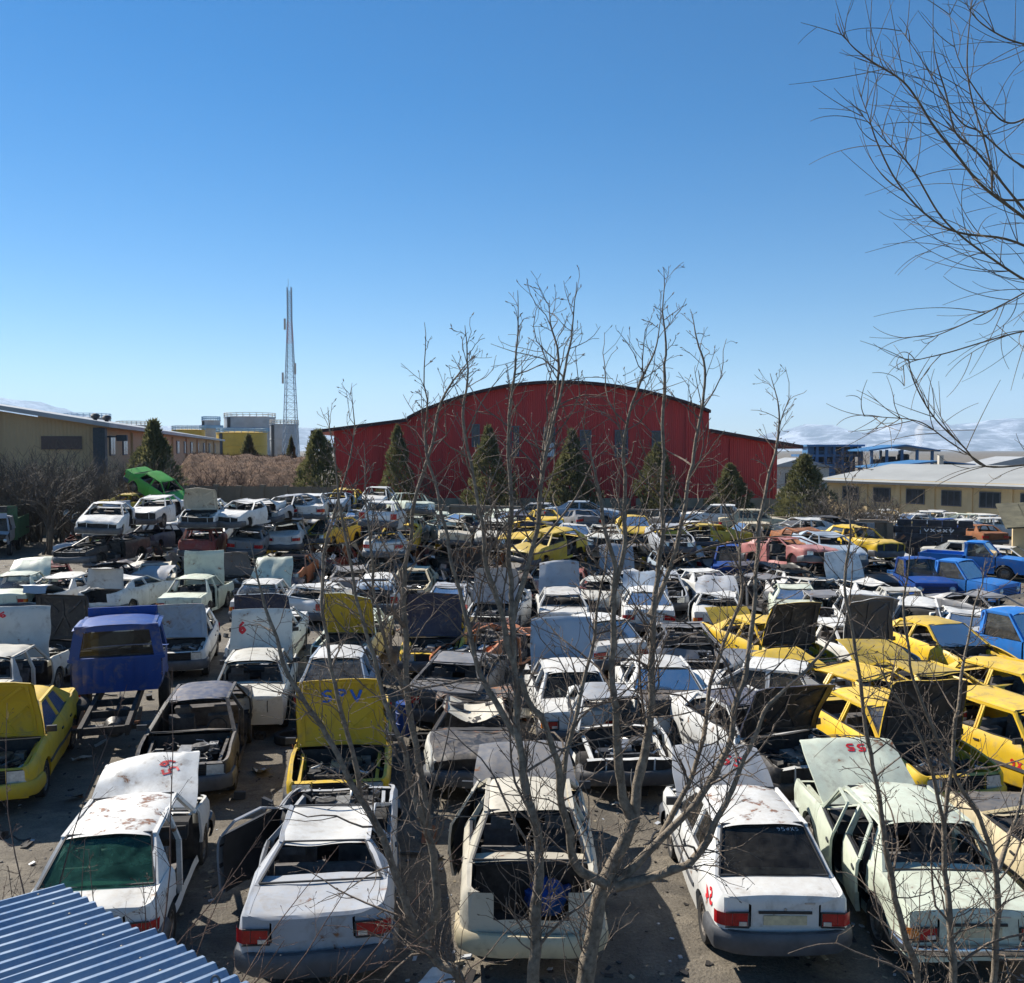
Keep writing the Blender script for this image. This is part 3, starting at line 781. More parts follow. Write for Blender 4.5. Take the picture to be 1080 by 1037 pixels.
        def b_dash():
            mb = MB(); mb.grid(lambda a, b: (lerp(-1, 1, a) * (c.w0 - .12), c.yC - .10 - .34 * b + .0, .92 - .05 * b - .16 * clamp((b - .7) / .3)), 8, 5); mb.box((0, c.yC - .25, .76), (1.3, .26, .2))
            for k in range(14):
                a0 = 2 * PI * k / 14; a1 = 2 * PI * (k + 1) / 14
                mb.bar((-.36 + .18 * math.cos(a0), c.yC - .55 - .06 * math.sin(a0), .84 + .16 * math.sin(a0)), (-.36 + .18 * math.cos(a1), c.yC - .55 - .06 * math.sin(a1), .84 + .16 * math.sin(a1)), .025, .025)
            return mb
        part('dashboard', 'dash', b_dash, [M['interior']])
    if engine and hood != 'closed':
        part('engine', ('eng', seed % 4), lambda: engine_mb(c, seed % 4 + 3), [M['engine'], M['alloy'], M['trim']])
    return root

def pickup(color, loc, head, z=0.0, detail=1, hood='closed', seed=1, tilt=(0, 0), bed=True, hoodcol=None, name='pickup_truck', wheels='1111', tailgate=True):
    root = empty(name, (loc[0], loc[1], z), (R(tilt[0]), R(tilt[1]), R(head))); P = M[color]
    L, W, H = 4.6, 1.66, 1.74; h = L / 2; w = W / 2; yC, yB, zb = 1.02, -.28, 1.06; axF, axR, wr = 1.42, -1.25, .34
    def side(y, z): return w - .22 * max(0, z - .8) ** 2 - .3 * max(0, .6 - z) ** 2 - .05 * clamp((abs(y) - h + .25) / .25) ** 2
    def low(y):
        zb_ = .36
        for a in (axF, axR):
            d = abs(y - a)
            if d < .42: zb_ = max(zb_, .34 + math.sqrt(.42 ** 2 - d * d))
        return zb_
    def top(y): return zb if y < yC else lerp(zb, .97, ((y - yC) / (h - yC)) ** 1.5)
    def part(n, mb_fn, mats, parent=root, key=None, loc=(0, 0, 0), rot=(0, 0, 0), smooth=35):
        me = cached(('pickup', key or n), mb_fn, smooth, None, None, n); return link(n, me, mats, parent, loc, rot)
    def b_body():
        mb = MB()
        for sg in (-1, 1):
            mb.grid(lambda a, b: (sg * side(lerp(yC + .05, h, a), lerp(low(lerp(yC + .05, h, a)), top(lerp(yC + .05, h, a)), b)), lerp(yC + .05, h, a), lerp(low(lerp(yC + .05, h, a)), top(lerp(yC + .05, h, a)), b)), 18, 5, 0, flip=sg < 0)
            mb.bar((sg * (w - .10), yC, zb), (sg * .60, .50, H - .06), .07, .05); mb.bar((sg * (w - .10), yB + .04, zb), (sg * .60, yB + .06, H - .06), .10, .07)
            mb.bar((sg * .60, .50, H - .06), (sg * .60, yB + .06, H - .06), .06, .05); mb.bar((sg * (w - .05), axF - .42, .38), (sg * (w - .05), yB, .38), .08, .12)
            mb.bar((sg * .38, h - .1, .48), (sg * .38, -h + .1, .52), .07, .12, 1)
        mb.grid(lambda a, b: (lerp(-1, 1, a) * lerp(w - .05, .62, clamp((b - .55) / .45)), yB - .02 + .02 * b, lerp(.45, H - .07, b)) if b < .55 else (lerp(-1, 1, a) * .74, yB - .02, lerp(.45, zb + .05, b / 1.0)), 8, 6, 0)
        mb.bar((-.62, yB + .0, H - .09), (.62, yB, H - .09), .10, .06)
        for sg in (-1, 1): mb.bar((sg * .66, yB, zb), (sg * .60, yB, H - .1), .14, .05, 0, (0, 1, 0))
        mb.grid(lambda a, b: (lerp(-1, 1, a) * (w - .04), h - .02 - .04 * abs(2 * a - 1) ** 3, lerp(.5, .98, b)), 8, 3, 0, flip=True)
        mb.grid(lambda a, b: (lerp(-1, 1, a) * (w - .06), lerp(yB, yC, b), .48), 2, 2, 1)
        mb.grid(lambda a, b: (lerp(-1, 1, a) * (w - .06), yC, lerp(.48, zb - .04, b)), 2, 2, 1)
        for k in range(3): mb.bar((-.38, -.8 - k * .6, .5), (.38, -.8 - k * .6, .5), .08, .10, 1)
        mb.tube([(-w + .1, axR, wr), (w - .1, axR, wr)], .05, 8, 1); mb.lathe([(.001, -.14), (.12, -.1), (.15, 0), (.12, .1), (.001, .14)], 10, 'y', (0, axR, wr), 1)
        return mb
    part('body', b_body, [P, M['underbody']])
    part('roof', lambda: MB().grid(lambda a, b: ((2 * a - 1) * .625, lerp(yB + .0, .56, b), H - .075 + .085 * (1 - abs(2 * a - 1) ** 3) - .035 * (2 * b - 1) ** 4 - (.03 if a in (0, 1) else 0)), 12, 10), [P])
    if hood != 'none':
        part('bonnet', lambda: MB().grid(lambda a, b: ((2 * a - 1) * (w - .09), lerp(yC + .02, h - .03, b) - (yC if hood == 'open' else 0), top(lerp(yC, h, b)) + .035 * (1 - (2 * a - 1) ** 2) - .06 * clamp((b - .92) / .08) ** 2 - (zb if hood == 'open' else 0)), 12, 10), [M[hoodcol] if hoodcol else P], key='bonnet' + hood,
             loc=(0, yC, zb) if hood == 'open' else (0, 0, 0), rot=(R(75), 0, 0) if hood == 'open' else (0, 0, 0))
    for sg in (-1, 1):
        def b_d(sg=sg):
            mb = MB(); mb.grid(lambda a, b: (sg * side(lerp(yB + .06, yC, a), lerp(.40, zb, b)), lerp(yB + .06, yC, a), lerp(max(.40, low(lerp(yB + .06, yC, a))), zb, b)), 14, 5, 0, flip=sg < 0)
            pl = [(sg * (w - .09), yC - .04, zb), (sg * .61, .50, H - .09), (sg * .61, yB + .12, H - .09), (sg * (w - .09), yB + .10, zb)]
            for a, b in zip(pl, pl[1:]): mb.bar(a, b, .035, .035)
            return mb
        do = part('door', b_d, [P], key='door%d' % sg)
        part('window', lambda: MB().quad((sg * (w - .10), yC - .05, zb), (sg * .615, .50, H - .1), (sg * .615, yB + .12, H - .1), (sg * (w - .10), yB + .1, zb)), [M['glass']], do, key='win%d' % sg, smooth=0)
        part('headlamp', lambda: MB().lathe([(.001, .03), (.07, .02), (.10, 0), (.115, -.02), (.115, -.06)], 16, 'y', (sg * .60, h + .0, .74)), [M['clearlens']], key='hl%d' % sg)
    part('rear_window', lambda: MB().quad((-.60, yB - .015, zb + .08), (.60, yB - .015, zb + .08), (.55, yB - .005, H - .14), (-.55, yB - .005, H - .14)), [M['glass']], smooth=0)
    part('windscreen', lambda: MB().quad((-.70, yC - .02, zb + .01), (.70, yC - .02, zb + .01), (.57, .51, H - .07), (-.57, .51, H - .07)), [M['glass']], smooth=0)
    part('grille', lambda: [mb for mb in [MB()] if [mb.bar((-.46, h + .0, .60 + .06 * k), (.46, h + .0, .60 + .06 * k), .03, .02) for k in range(5)]][0], [M['trim']])
    part('bumper', lambda: MB().box((0, h + .09, .52), (1.62, .07, .15)).box((-.4, h + .04, .5), (.08, .1, .08)).box((.4, h + .04, .5), (.08, .1, .08)), [M['chrome']])
    part('bench_seat', lambda: MB().box((0, .02, .66), (1.3, .45, .18)).box((0, -.16, .98), (1.3, .14, .5), rot=(-.15, 0, 0)), [M['seat']])
    if bed:
        def b_bed():
            mb = MB(); y0, y1 = -h, yB - .08
            mb.box((0, (y0 + y1) / 2, .64), (1.60, y1 - y0, .05))
            for sg in (-1, 1):
                mb.grid(lambda a, b: (sg * (.80 - (.012 if int(a * 16) % 4 == 0 else 0)), lerp(y0, y1, a), lerp(max(.60, low(lerp(y0, y1, a))), 1.08, b)), 24, 3, 0, flip=sg < 0)
                mb.grid(lambda a, b: (sg * .755, lerp(y0, y1, a), lerp(.65, 1.08, b)), 4, 1, 0, flip=sg > 0); mb.bar((sg * .775, y0, 1.08), (sg * .775, y1, 1.08), .06, .045)
            mb.box((0, y1, .86), (1.54, .04, .44))
            return mb
        part('cargo_bed', b_bed, [P])
        if tailgate: part('tailgate', lambda: MB().box((0, -h - .02, .86), (1.50, .035, .42)).box((0, -h - .045, .74), (1.3, .02, .04)).box((0, -h - .045, .98), (1.3, .02, .04)), [P])
    wk = ('wheel', wr)
    if wk not in MESHC:
        a, b = wheel_mesh(wr); MESHC[wk] = (a.mesh('tyre'), b.mesh('rim'))
    for i, (sg, ax) in enumerate(((-1, axF), (1, axF), (-1, axR), (1, axR))):
        if wheels[i] == '1':
            ww = link('wheel', MESHC[wk][0], [M['tyre']], root, (sg * (w - .11), ax, wr), (0, 0, 0 if sg > 0 else PI)); link('rim', MESHC[wk][1], [M['rim']], ww)
    return root
# ------------------------------------------------------------------ large setting
def ground_mat():
    t = NT('yard_ground'); co = t.coord()
    n0 = t.noise(.035, 3, .6, co); n1 = t.noise(.42, 6, .7, co, .8); n2 = t.noise(4.0, 6, .75, co, .5); n3 = t.noise(26.0, 4, .75, co); n4 = t.noise(1.5, 5, .7, co, 1.0)
    a = t.ramp(n1, [(.32, (.075, .062, .047)), (.50, (.150, .126, .094)), (.66, (.225, .190, .142))])
    b = t.mix(.55, a, t.ramp(n2, [(.34, (.040, .034, .027)), (.52, (.14, .118, .088)), (.68, (.27, .23, .172))]))
    b = t.mix(t.ramp(n4, [(.45, .0), (.62, .45)]), b, (.070, .058, .045))
    c = t.mix(t.ramp(n3, [(.42, .0), (.66, .5)]), b, (.30, .265, .21))
    oil = t.math('MULTIPLY', t.ramp(t.noise(.55, 4, .6, co, 1.2), [(.52, .0), (.62, 1.0)]), .62)
    d = t.mix(oil, c, (.035, .030, .026))
    rut = t.node('ShaderNodeTexWave', wave_type='BANDS', bands_direction='Y'); rut.inputs['Scale'].default_value = .33; rut.inputs['Distortion'].default_value = 9.0; rut.inputs['Detail'].default_value = 4.0; rut.inputs['Detail Scale'].default_value = .6; t.l.new(co, rut.inputs['Vector'])
    d = t.mix(t.math('MULTIPLY', t.ramp(rut.outputs['Fac'], [(.55, .0), (.8, 1.0)]), .35), d, (.075, .062, .048))
    far = t.ramp(n0, [(.4, 0.0), (.6, .5)])
    t.base(t.mix(far, d, (.20, .17, .125)))
    t.pr(Roughness=t.ramp(n1, [(.3, .72), (.7, .95)]))
    h = t.math('ADD', t.math('MULTIPLY', n2, .7), t.math('MULTIPLY', n3, .3)); t.bump(h, 1.0, .09)
    M['ground'] = t.mat
ground_mat()
def gnd(a, b):
    return ((a * 2 - 1) ** 3 * 19000, (b * 2 - 1) ** 3 * 19000, 0)
struct(put('ground', MB().grid(gnd, 24, 24), M['ground'], smooth=0))

# far mountains with snow, 13 km away
def mountain_mat():
    t = NT('snowy_mountain'); co = t.coord(); n = t.noise(.0030, 8, .72, co, .6); n2 = t.noise(.0007, 3, .5, co)
    t.base(t.ramp(t.math('ADD', t.math('MULTIPLY', n, .8), t.math('MULTIPLY', n2, .2)), [(.43, (.07, .068, .075)), (.50, (.22, .225, .25)), (.58, (.58, .59, .63))])); t.pr(Roughness=.9)
    M['mountain'] = t.mat
mountain_mat()
def mount(name, u0, u1, Y, prof, depth, seed):
    def h_at(u):
        for (a, ha), (b, hb) in zip(prof, prof[1:]):
            if a <= u <= b: return lerp(ha, hb, (u - a) / (b - a))
        return prof[-1][1] if u > prof[-1][0] else prof[0][1]
    def fn(a, b):
        u = lerp(u0, u1, a); hp = max(0, HOR + 6 - h_at(u)) * Y / FPX
        k = 1 - abs(2 * b - 1) ** 1.25
        x = (u - 540) / FPX * Y; y = Y + (b - .5) * depth
        rid = 1 - abs(noise.fractal(Vector((x * .00045 + seed, y * .00045, seed)), 1.0, 2.1, 5))
        return (x, y, -20 + hp * k * (.62 + .48 * rid) + 90 * k * noise.noise(Vector((x * .0016, y * .0016, seed))))
    struct(put(name, MB().grid(fn, 170, 22), M['mountain'], smooth=60))
mount('mountain_range', -1400, 2500, 13500, [(-1400, 440), (-300, 430), (0, 424), (40, 421), (62, 436), (90, 445), (150, 458), (220, 452), (290, 460), (330, 452), (400, 462), (700, 470), (800, 466), (860, 450), (910, 458), (960, 447), (1010, 452), (1080, 436), (1400, 430), (2500, 440)], 5200, 3.3)

# ---- red hall with an arched roof
t = NT('red_cladding'); co = t.coord(); w = t.node('ShaderNodeTexWave', wave_type='BANDS', bands_direction='X'); w.inputs['Scale'].default_value = 1.6; t.l.new(co, w.inputs['Vector'])
mpg = t.node('ShaderNodeMapping'); mpg.inputs['Scale'].default_value = (1.6, 1.6, .12); t.l.new(co, mpg.inputs['Vector'])
t.base(t.mix(t.ramp(t.noise(.9, 5, .65, mpg.outputs[0]), [(.35, 0.0), (.7, 1.0)]), (.58, .030, .022), (.41, .028, .022))); t.pr(Roughness=.55); t.bump(w.outputs['Fac'], .6, .04); M['redclad'] = t.mat
simple('redroof', (.36, .035, .03), .5, var=.2, scale=.5); simple('darkfascia', (.05, .02, .02), .7); simple('plinth', (.34, .28, .19), .9, var=.3, scale=.6)
simple('winglass', (.035, .045, .055), .15, var=.4, scale=1.5); simple('winframe', (.10, .11, .13), .5)
def extrude_face(mb, pts, y0, y1, mat=0, sidemat=0):
    n = len(pts); a = [(p[0], y0, p[1]) for p in pts]; b = [(p[0], y1, p[1]) for p in pts]
    mb.add(a, [tuple(range(n))], mat); mb.add(b, [tuple(range(n - 1, -1, -1))], mat)
    for i in range(n):
        j = (i + 1) % n; mb.quad(a[i], b[i], b[j], a[j], sidemat)
HY = 97.0
def hx(u, v, y=HY): p = at_y(u, v, y); return (p.x, p.z)
hall = tag(empty('red_hall', (5, HY, 0)), 'big dark red metal hall with arched roof and two lower wings', 'hall')
def hall_part(name, mb, mats, parent=hall, smooth=0):
    return link(name, mb.mesh(name, smooth, shift=(5, HY, 0)), mats, parent, (0, 0, 0))
arch = [(430, 441)] + [(430 + (748 - 430) * k / 24, 403 + 37 * (abs(k / 24 - .5) * 2) ** 2.0 * (1.0 if k < 12 else .82)) for k in range(1, 24)] + [(748, 434)]
archp = [hx(u, v) for u, v in arch]
mb = MB(); extrude_face(mb, [(archp[0][0], 1.0)] + [(archp[-1][0], 1.0)] + archp[::-1], HY, HY + 42); hall_part('main_wall', mb, M['redclad'])
lw = [hx(352, 452), hx(431, 442)]; mb = MB(); extrude_face(mb, [(lw[0][0], 1.0), (lw[1][0] + .02, 1.0), (lw[1][0] + .02, lw[1][1] - .3), (lw[0][0], lw[0][1] - .3)], HY + .03, HY + 38); hall_part('left_wing_wall', mb, M['redclad'])
rw_ = [hx(747, 453), hx(820, 466)]; mb = MB(); extrude_face(mb, [(rw_[0][0] - .02, 1.0), (rw_[1][0], 1.0), (rw_[1][0], rw_[1][1] - .3), (rw_[0][0] - .02, rw_[0][1] - .3)], HY + .03, HY + 38); hall_part('right_wing_wall', mb, M['redclad'])
mb = MB()
for a, b in zip(archp, archp[1:]):
    mb.quad((a[0], HY - .9, a[1] + .12), (b[0], HY - .9, b[1] + .12), (b[0], HY + 43, b[1] + .12), (a[0], HY + 43, a[1] + .12), 0)
    mb.quad((a[0], HY - .9, a[1] - .18), (b[0], HY - .9, b[1] - .18), (b[0], HY - .9, b[1] + .12), (a[0], HY - .9, a[1] + .12), 1)
    mb.quad((a[0], HY - .9, a[1] - .18), (b[0], HY - .9, b[1] - .18), (b[0], HY - .002, b[1] - .18), (a[0], HY - .002, a[1] - .18), 1)
hall_part('arched_roof', mb, [M['redroof'], M['darkfascia']])
for (a, b, ov) in ((lw[0], lw[1], -2.2), (rw_[1], rw_[0], 2.4)):
    sl = (b[1] - a[1]) / (b[0] - a[0]); a2 = (a[0] + ov, a[1] + ov * sl)
    mb = MB(); extrude_face(mb, [(a2[0], a2[1] - .30), (b[0], b[1] - .30), (b[0], b[1] + .05), (a2[0], a2[1] + .05)], HY - 1.0, HY + 39, 1, 0); hall_part('wing_roof', mb, [M['redroof'], M['darkfascia']])
p0 = hx(352, 500)[0]; p1 = hx(820, 500)[0]
for k in range(12):
    xa = lerp(p0, p1, k / 12); xb = lerp(p0, p1, (k + 1) / 12); hall_part('plinth_panel', MB().box(((xa + xb) / 2, HY + .5, .5), (xb - xa - .08, 1.1, 1.0)), M['plinth'])
for k in range(11):
    xg = lerp(p0 + .4, p1 - .4, k / 10); ztop = 1.0
    for (a, b) in zip(archp, archp[1:]):
        if a[0] <= xg <= b[0]: ztop = lerp(a[1], b[1], (xg - a[0]) / (b[0] - a[0])) - .3
    if ztop < 2: ztop = (lerp(lw[0][1], lw[1][1], clamp((xg - lw[0][0]) / (lw[1][0] - lw[0][0]))) if xg < 0 else lerp(rw_[0][1], rw_[1][1], clamp((xg - rw_[0][0]) / (rw_[1][0] - rw_[0][0])))) - .7
    hall_part('downpipe' if k % 2 else 'seam_cover', MB().box((xg, HY - .06, (ztop + .9) / 2), (.16 if k % 2 else .26, .10 if k % 2 else .05, ztop - .9)), M['redclad'])
hall_part('sheet_lap', MB().box(((archp[0][0] + archp[-1][0]) / 2, HY - .03, 6.2), (archp[-1][0] - archp[0][0] - .4, .04, .10)), M['redclad'])
hall_part('brace_frame', MB().box((hx(668, 500)[0], HY - .12, .6), (.5, .2, 1.2)), M['redclad'])
for (u0, u1, v0, v1) in ((498, 505.5, 448, 471), (539, 547, 450, 481), (573.5, 585, 451, 482), (612, 623, 454, 474), (649, 661.5, 454, 482), (688, 698.5, 455, 484)):
    x0, z1 = hx(u0, v0); x1, z0 = hx(u1, v1); f = MB(); cx, cz = (x0 + x1) / 2, (z0 + z1) / 2
    for (c_, d_) in (((x0, HY - .06, cz), (.12, .12, z1 - z0 + .12)), ((x1, HY - .06, cz), (.12, .12, z1 - z0 + .12)), ((cx, HY - .06, z0), (x1 - x0 - .12, .12, .12)), ((cx, HY - .06, z1), (x1 - x0 - .12, .12, .12)), ((cx, HY - .06, lerp(z0, z1, .5)), (x1 - x0 - .12, .10, .10))): f.box(c_, d_)
    fo = hall_part('window', f, M['winframe'])
    for k in (0, 1):
        mt = M['whitepaint'] if (u0 == 573.5 and k == 0) else M['winglass']
        hall_part('pane', MB().box((cx, HY - .02, lerp(z0, z1, .25 + .5 * k)), (x1 - x0 - .12, .03, (z1 - z0) / 2 - .14)), mt, parent=fo)
# ---- beige works building on the left
t = NT('beige_sheet'); co = t.coord(); w = t.node('ShaderNodeTexWave', wave_type='BANDS', bands_direction='X'); w.inputs['Scale'].default_value = 1.1; t.l.new(co, w.inputs['Vector'])
t.base(t.mix(t.noise(.3, 4, .65, co), (.44, .30, .16), (.54, .39, .22))); t.pr(Roughness=.8); t.bump(w.outputs['Fac'], .5, .05); M['beigesheet'] = t.mat
simple('greyroof', (.36, .37, .37), .55, var=.15, scale=.4); simple('darksteel', (.05, .055, .06), .6); simple('brownglass', (.06, .03, .028), .25)
wk_ = tag(empty('works_building', (-33.3, 75, 0)), 'beige sheet-metal works building with pale sloping roof on the left', 'building')
cA = Vector((-33.3, 75.0, 0)); dS = (Vector((-59.7, 190.0, 0)) - cA); LS = dS.length; dS.normalize(); dG = Vector((-dS.y, dS.x, 0)); HE = 7.9
rotB = Matrix(((-dG.x, dS.x, 0), (-dG.y, dS.y, 0), (0, 0, 1)))       # local x towards the corner along the gable, y along the side
wk_.rotation_euler = rotB.to_euler()
GW, SLP = 34.0, .165
mb = MB(); mb.add([(0, 0, 0), (-GW, 0, 0), (-GW, 0, HE + GW * SLP), (0, 0, HE)], [(0, 3, 2, 1)]); put('gable_wall', mb, M['beigesheet'], wk_, 0)
put('side_wall', MB().quad((0, 0, 0), (0, LS, 0), (0, LS, HE), (0, 0, HE)), M['beigesheet'], wk_, 0)
put('rear_wall', MB().add([(0, LS, 0), (-GW, LS, 0), (-GW, LS, HE + GW * SLP), (0, LS, HE)], [(0, 1, 2, 3)]), M['beigesheet'], wk_, 0)
mb = MB(); ov = 1.0
for (dz, flip) in ((.10, 0), (.45, 1)):
    q = [(ov, -ov, HE - ov * SLP + dz), (ov, LS + ov, HE - ov * SLP + dz), (-GW, LS + ov, HE + GW * SLP + dz), (-GW, -ov, HE + GW * SLP + dz)]; mb.add(q, [(0, 1, 2, 3) if flip else (3, 2, 1, 0)])
z0_, z1_ = HE - ov * SLP, HE + GW * SLP
mb.quad((ov, -ov, z0_ + .1), (ov, -ov, z0_ + .45), (-GW, -ov, z1_ + .45), (-GW, -ov, z1_ + .1)); mb.quad((ov, -ov, z0_ + .1), (ov, LS + ov, z0_ + .1), (ov, LS + ov, z0_ + .45), (ov, -ov, z0_ + .45)); put('roof', mb, M['greyroof'], wk_, 0)
put('corner_post', MB().box((.12, -.12, HE / 2 - .1), (.9, .9, HE)), M['darksteel'], wk_, 0)
for x in (-7.6, -15.5): put('gable_post', MB().box((x, -.12, (HE - x * SLP) / 2 - .15), (.45, .3, HE - x * SLP)), M['darksteel'], wk_, 0)
for k in range(1, 8): put('side_post', MB().box((.1, k * LS / 8, HE / 2 - .1), (.25, .35, HE - .2)), M['beigesheet'], wk_, 0)
put('window', MB().box((-2.75, -.06, 6.6), (3.0, .14, 1.05)), M['brownglass'], wk_, 0)
put('floodlight', MB().box((1.6, .9, HE - .9), (.8, .5, .5)).box((.7, .9, HE - .8), (1.2, .12, .12)), M['darksteel'], wk_, 0)
for y in (5.2, 11.2, 50, 58, 66, 75, 85, 95, 106):
    f = put('window', MB().box((.05, y, 6.4), (.12, 2.1 if y < 20 else 2.6, 1.7)), M['winframe'], wk_, 0)
    for s_ in (-1, 1): put('pane', MB().box((.09, y + s_ * .52, 6.4), (.09, .90, 1.5)), M['winglass'], f, 0)
put('door', MB().box((.05, 9.2, 2.2), (.15, 2.6, 3.2)), M['darksteel'], wk_, 0)
for i, (x, y, s_) in enumerate(((-9.5, 1, .45), (-16, 1, .5), (-3, 14, .45), (-5, 30, .5))):
    vz = HE - x * SLP + .4; vo = put('roof_vent', MB().lathe([(.001, s_ * 1.6), (s_ * .7, s_ * 1.4), (s_, s_), (s_ * .7, s_ * .5), (s_ * .4, s_ * .3), (s_ * .4, -.3)], 12, 'z', (x, y, vz)), M['darksteel'], wk_)

# ---- storage tanks
simple('tanksteel', (.42, .43, .44), .5, .2, var=.2, scale=.25); simple('tankyellow', (.58, .36, .03), .5, var=.15, scale=.3); simple('bluerail', (.20, .36, .52), .5); simple('palerail', (.55, .50, .42), .6)
def tank(u0, u1, vt, Y, mat, label, rail='palerail', vring=None):
    a = at_y(u0, vt, Y); b = at_y(u1, vt, Y); r = (b.x - a.x) / 2; h = a.z
    o = tag(empty('storage_tank', ((a.x + b.x) / 2, Y + r, 0)), label, 'tank', 'storage tanks behind the works')
    put('shell', MB().lathe([(r, 0), (r, h * .33), (r + .12, h * .335), (r + .12, h * .35), (r, h * .355), (r, h * .66), (r + .12, h * .665), (r + .12, h * .68), (r, h * .685), (r, h), (r + .15, h), (r + .15, h + .25), (r * .98, h + .25), (r * .5, h + r * .05 + .2), (.01, h + r * .09)], 40), M[mat], o, 25)
    mb = MB()
    for zz in (.7, 1.3):
        mb.tube([(math.cos(k * PI / 18) * r, math.sin(k * PI / 18) * r, h + .2 + zz) for k in range(37)], .09, 4, cap=False)
    for k in range(24): mb.bar((math.cos(k * PI / 12) * r, math.sin(k * PI / 12) * r, h + .2), (math.cos(k * PI / 12) * r, math.sin(k * PI / 12) * r, h + 1.55), .14, .14)
    stuff(put('railing', mb, M[rail], o))
    if vring:
        hz = at_y(u0, vring, Y).z; put('walkway', MB().lathe([(r, hz), (r + 1.0, hz), (r + 1.0, hz + 1.1), (r + .94, hz + 1.1), (r + .94, hz + .1), (r, hz + .1)], 32), M['bluerail'], o, 25)
    put('ladder', MB().box((-r * .6, -r * .83, h / 2), (.9, .5, h)), M['darksteel'], o)
    return o
tank(229, 283, 440, 300, 'tanksteel', 'tall grey steel storage tank, widest of the group by the lattice mast', vring=455)
tank(210, 229, 444, 318, 'tanksteel', 'narrow grey storage tank left of the widest one', 'bluerail', 452)
tank(281, 311, 448, 290, 'tanksteel', 'grey storage tank at the foot of the lattice mast')
tank(221, 274, 457, 262, 'tankyellow', 'low yellow storage tank in front of the grey ones', 'bluerail')
tank(176, 210, 454, 300, 'tankyellow', 'yellow storage tank half hidden behind the pale roof', 'bluerail')
tank(58, 105, 441, 280, 'tanksteel', 'storage tank with railing showing above the works roof at far left', 'bluerail')
tank(116, 152, 449, 300, 'tanksteel', 'storage tank with railing above the works roof beside a conifer', 'palerail')

# ---- lattice mast
mast = tag(empty('lattice_mast', (at_y(307, 480, 255).x, 255, 0)), 'tall slim steel lattice communications mast rising beside the storage tanks', 'mast')
HT = at_y(307, 303, 255).z; simple('mastgrey', (.30, .36, .42), .5, .3); simple('mastred', (.40, .10, .09), .6)
def mw(z): return lerp(2.1, .55, clamp(z / (HT * .82)))
for sx_ in (-1, 1):
    for sy_ in (-1, 1): put('leg', MB().tube([(sx_ * mw(z), sy_ * mw(z), z) for z in (0, HT * .4, HT * .82, HT)], .11, 5), M['mastgrey'], mast)
zs = [0]
while zs[-1] < HT - 1.2: zs.append(zs[-1] + max(1.2, mw(zs[-1]) * 1.35))
m1, m2 = MB(), MB()
for a, b in zip(zs, zs[1:]):
    tgt = m2 if (HT * .70 < a < HT * .80) else m1; wa, wb_ = mw(a), mw(b)
    cs = ((-1, -1), (1, -1), (1, 1), (-1, 1))
    for k in range(4):
        p, q = cs[k], cs[(k + 1) % 4]
        tgt.bar((p[0] * wa, p[1] * wa, a), (q[0] * wb_, q[1] * wb_, b), .065, .065); tgt.bar((q[0] * wa, q[1] * wa, a), (p[0] * wb_, p[1] * wb_, b), .065, .065); tgt.bar((p[0] * wa, p[1] * wa, a), (q[0] * wa, q[1] * wa, a), .07, .07)
stuff(put('bracing', m1, M['mastgrey'], mast)); stuff(put('red_bracing', m2, M['mastred'], mast))
for (x, zf) in ((-1.2, .80), (1.5, .56), (-1.9, .51)): put('antenna', MB().box((x, -.6, HT * zf), (.5, .35, 3.0)).bar((x, -.6, HT * zf), (x * .5, -.3, HT * zf), .1, .1), M['palerail'], mast)
put('lightning_rod', MB().tube([(-.3, 0, HT), (-.3, 0, HT + 2.2)], .06, 5), M['mastgrey'], mast)

# ---- blue plant on the right
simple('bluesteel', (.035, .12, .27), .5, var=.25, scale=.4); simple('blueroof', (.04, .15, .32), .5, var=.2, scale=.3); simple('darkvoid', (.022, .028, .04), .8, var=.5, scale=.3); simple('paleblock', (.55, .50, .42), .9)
PY = 190.0
pa, pb = at_y(853, 469, PY), at_y(907, 469, PY); PH = pa.z - .3; PW = pb.x - pa.x
pl_ = tag(empty('plant_building', (pa.x, PY, 0)), 'dark blue open steel-framed plant building with three floors', 'building')
for fz in (0.0, .34, .67): put('floor_slab', MB().box((PW / 2, 6, PH * fz + .3), (PW, 12, .5)), M['bluesteel'], pl_)
put('roof', MB().box((PW / 2, 6, PH + .1), (PW + 1.4, 14, .40)), M['blueroof'], pl_)
put('dark_infill', MB().box((PW / 2, 2.2, PH / 2), (PW - .6, 1.0, PH - .3)), M['darkvoid'], pl_); put('side_wall', MB().box((.6, 2.2, PH * .80), (1.3, 3.6, PH * .36)), M['blueroof'], pl_)  # near-black panel stands in for the dark, shaded inside of the open frame
for k in range(7): put('column', MB().box((k * PW / 6, .1, PH / 2), (.5, .5, PH)), M['bluesteel'], pl_)
for k in range(6):
    for fl in range(3):
        put('railing', MB().box(((k + .5) * PW / 6, -.05, PH * (.335 * fl) + 1.2), (PW / 6 - .6, .10, .12)).box(((k + .5) * PW / 6, -.05, PH * (.335 * fl) + .85), (PW / 6 - .6, .1, .12)), M['bluesteel'], pl_)
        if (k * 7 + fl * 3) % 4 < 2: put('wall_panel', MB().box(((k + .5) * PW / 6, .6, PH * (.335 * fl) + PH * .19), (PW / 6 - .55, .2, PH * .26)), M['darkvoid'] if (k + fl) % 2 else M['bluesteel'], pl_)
put('base_wall', MB().box((PW * .25, -.6, 1.6), (PW * .5, .6, 3.2)), M['blueroof'], pl_)
CYY = 178.0
ca, cb = at_y(920, 475, CYY), at_y(984, 475, CYY); CW = cb.x - ca.x; CH = ca.z
cn = tag(empty('steel_canopy', (ca.x, CYY, 0)), 'light blue gabled steel canopy on tall thin columns', 'canopy')
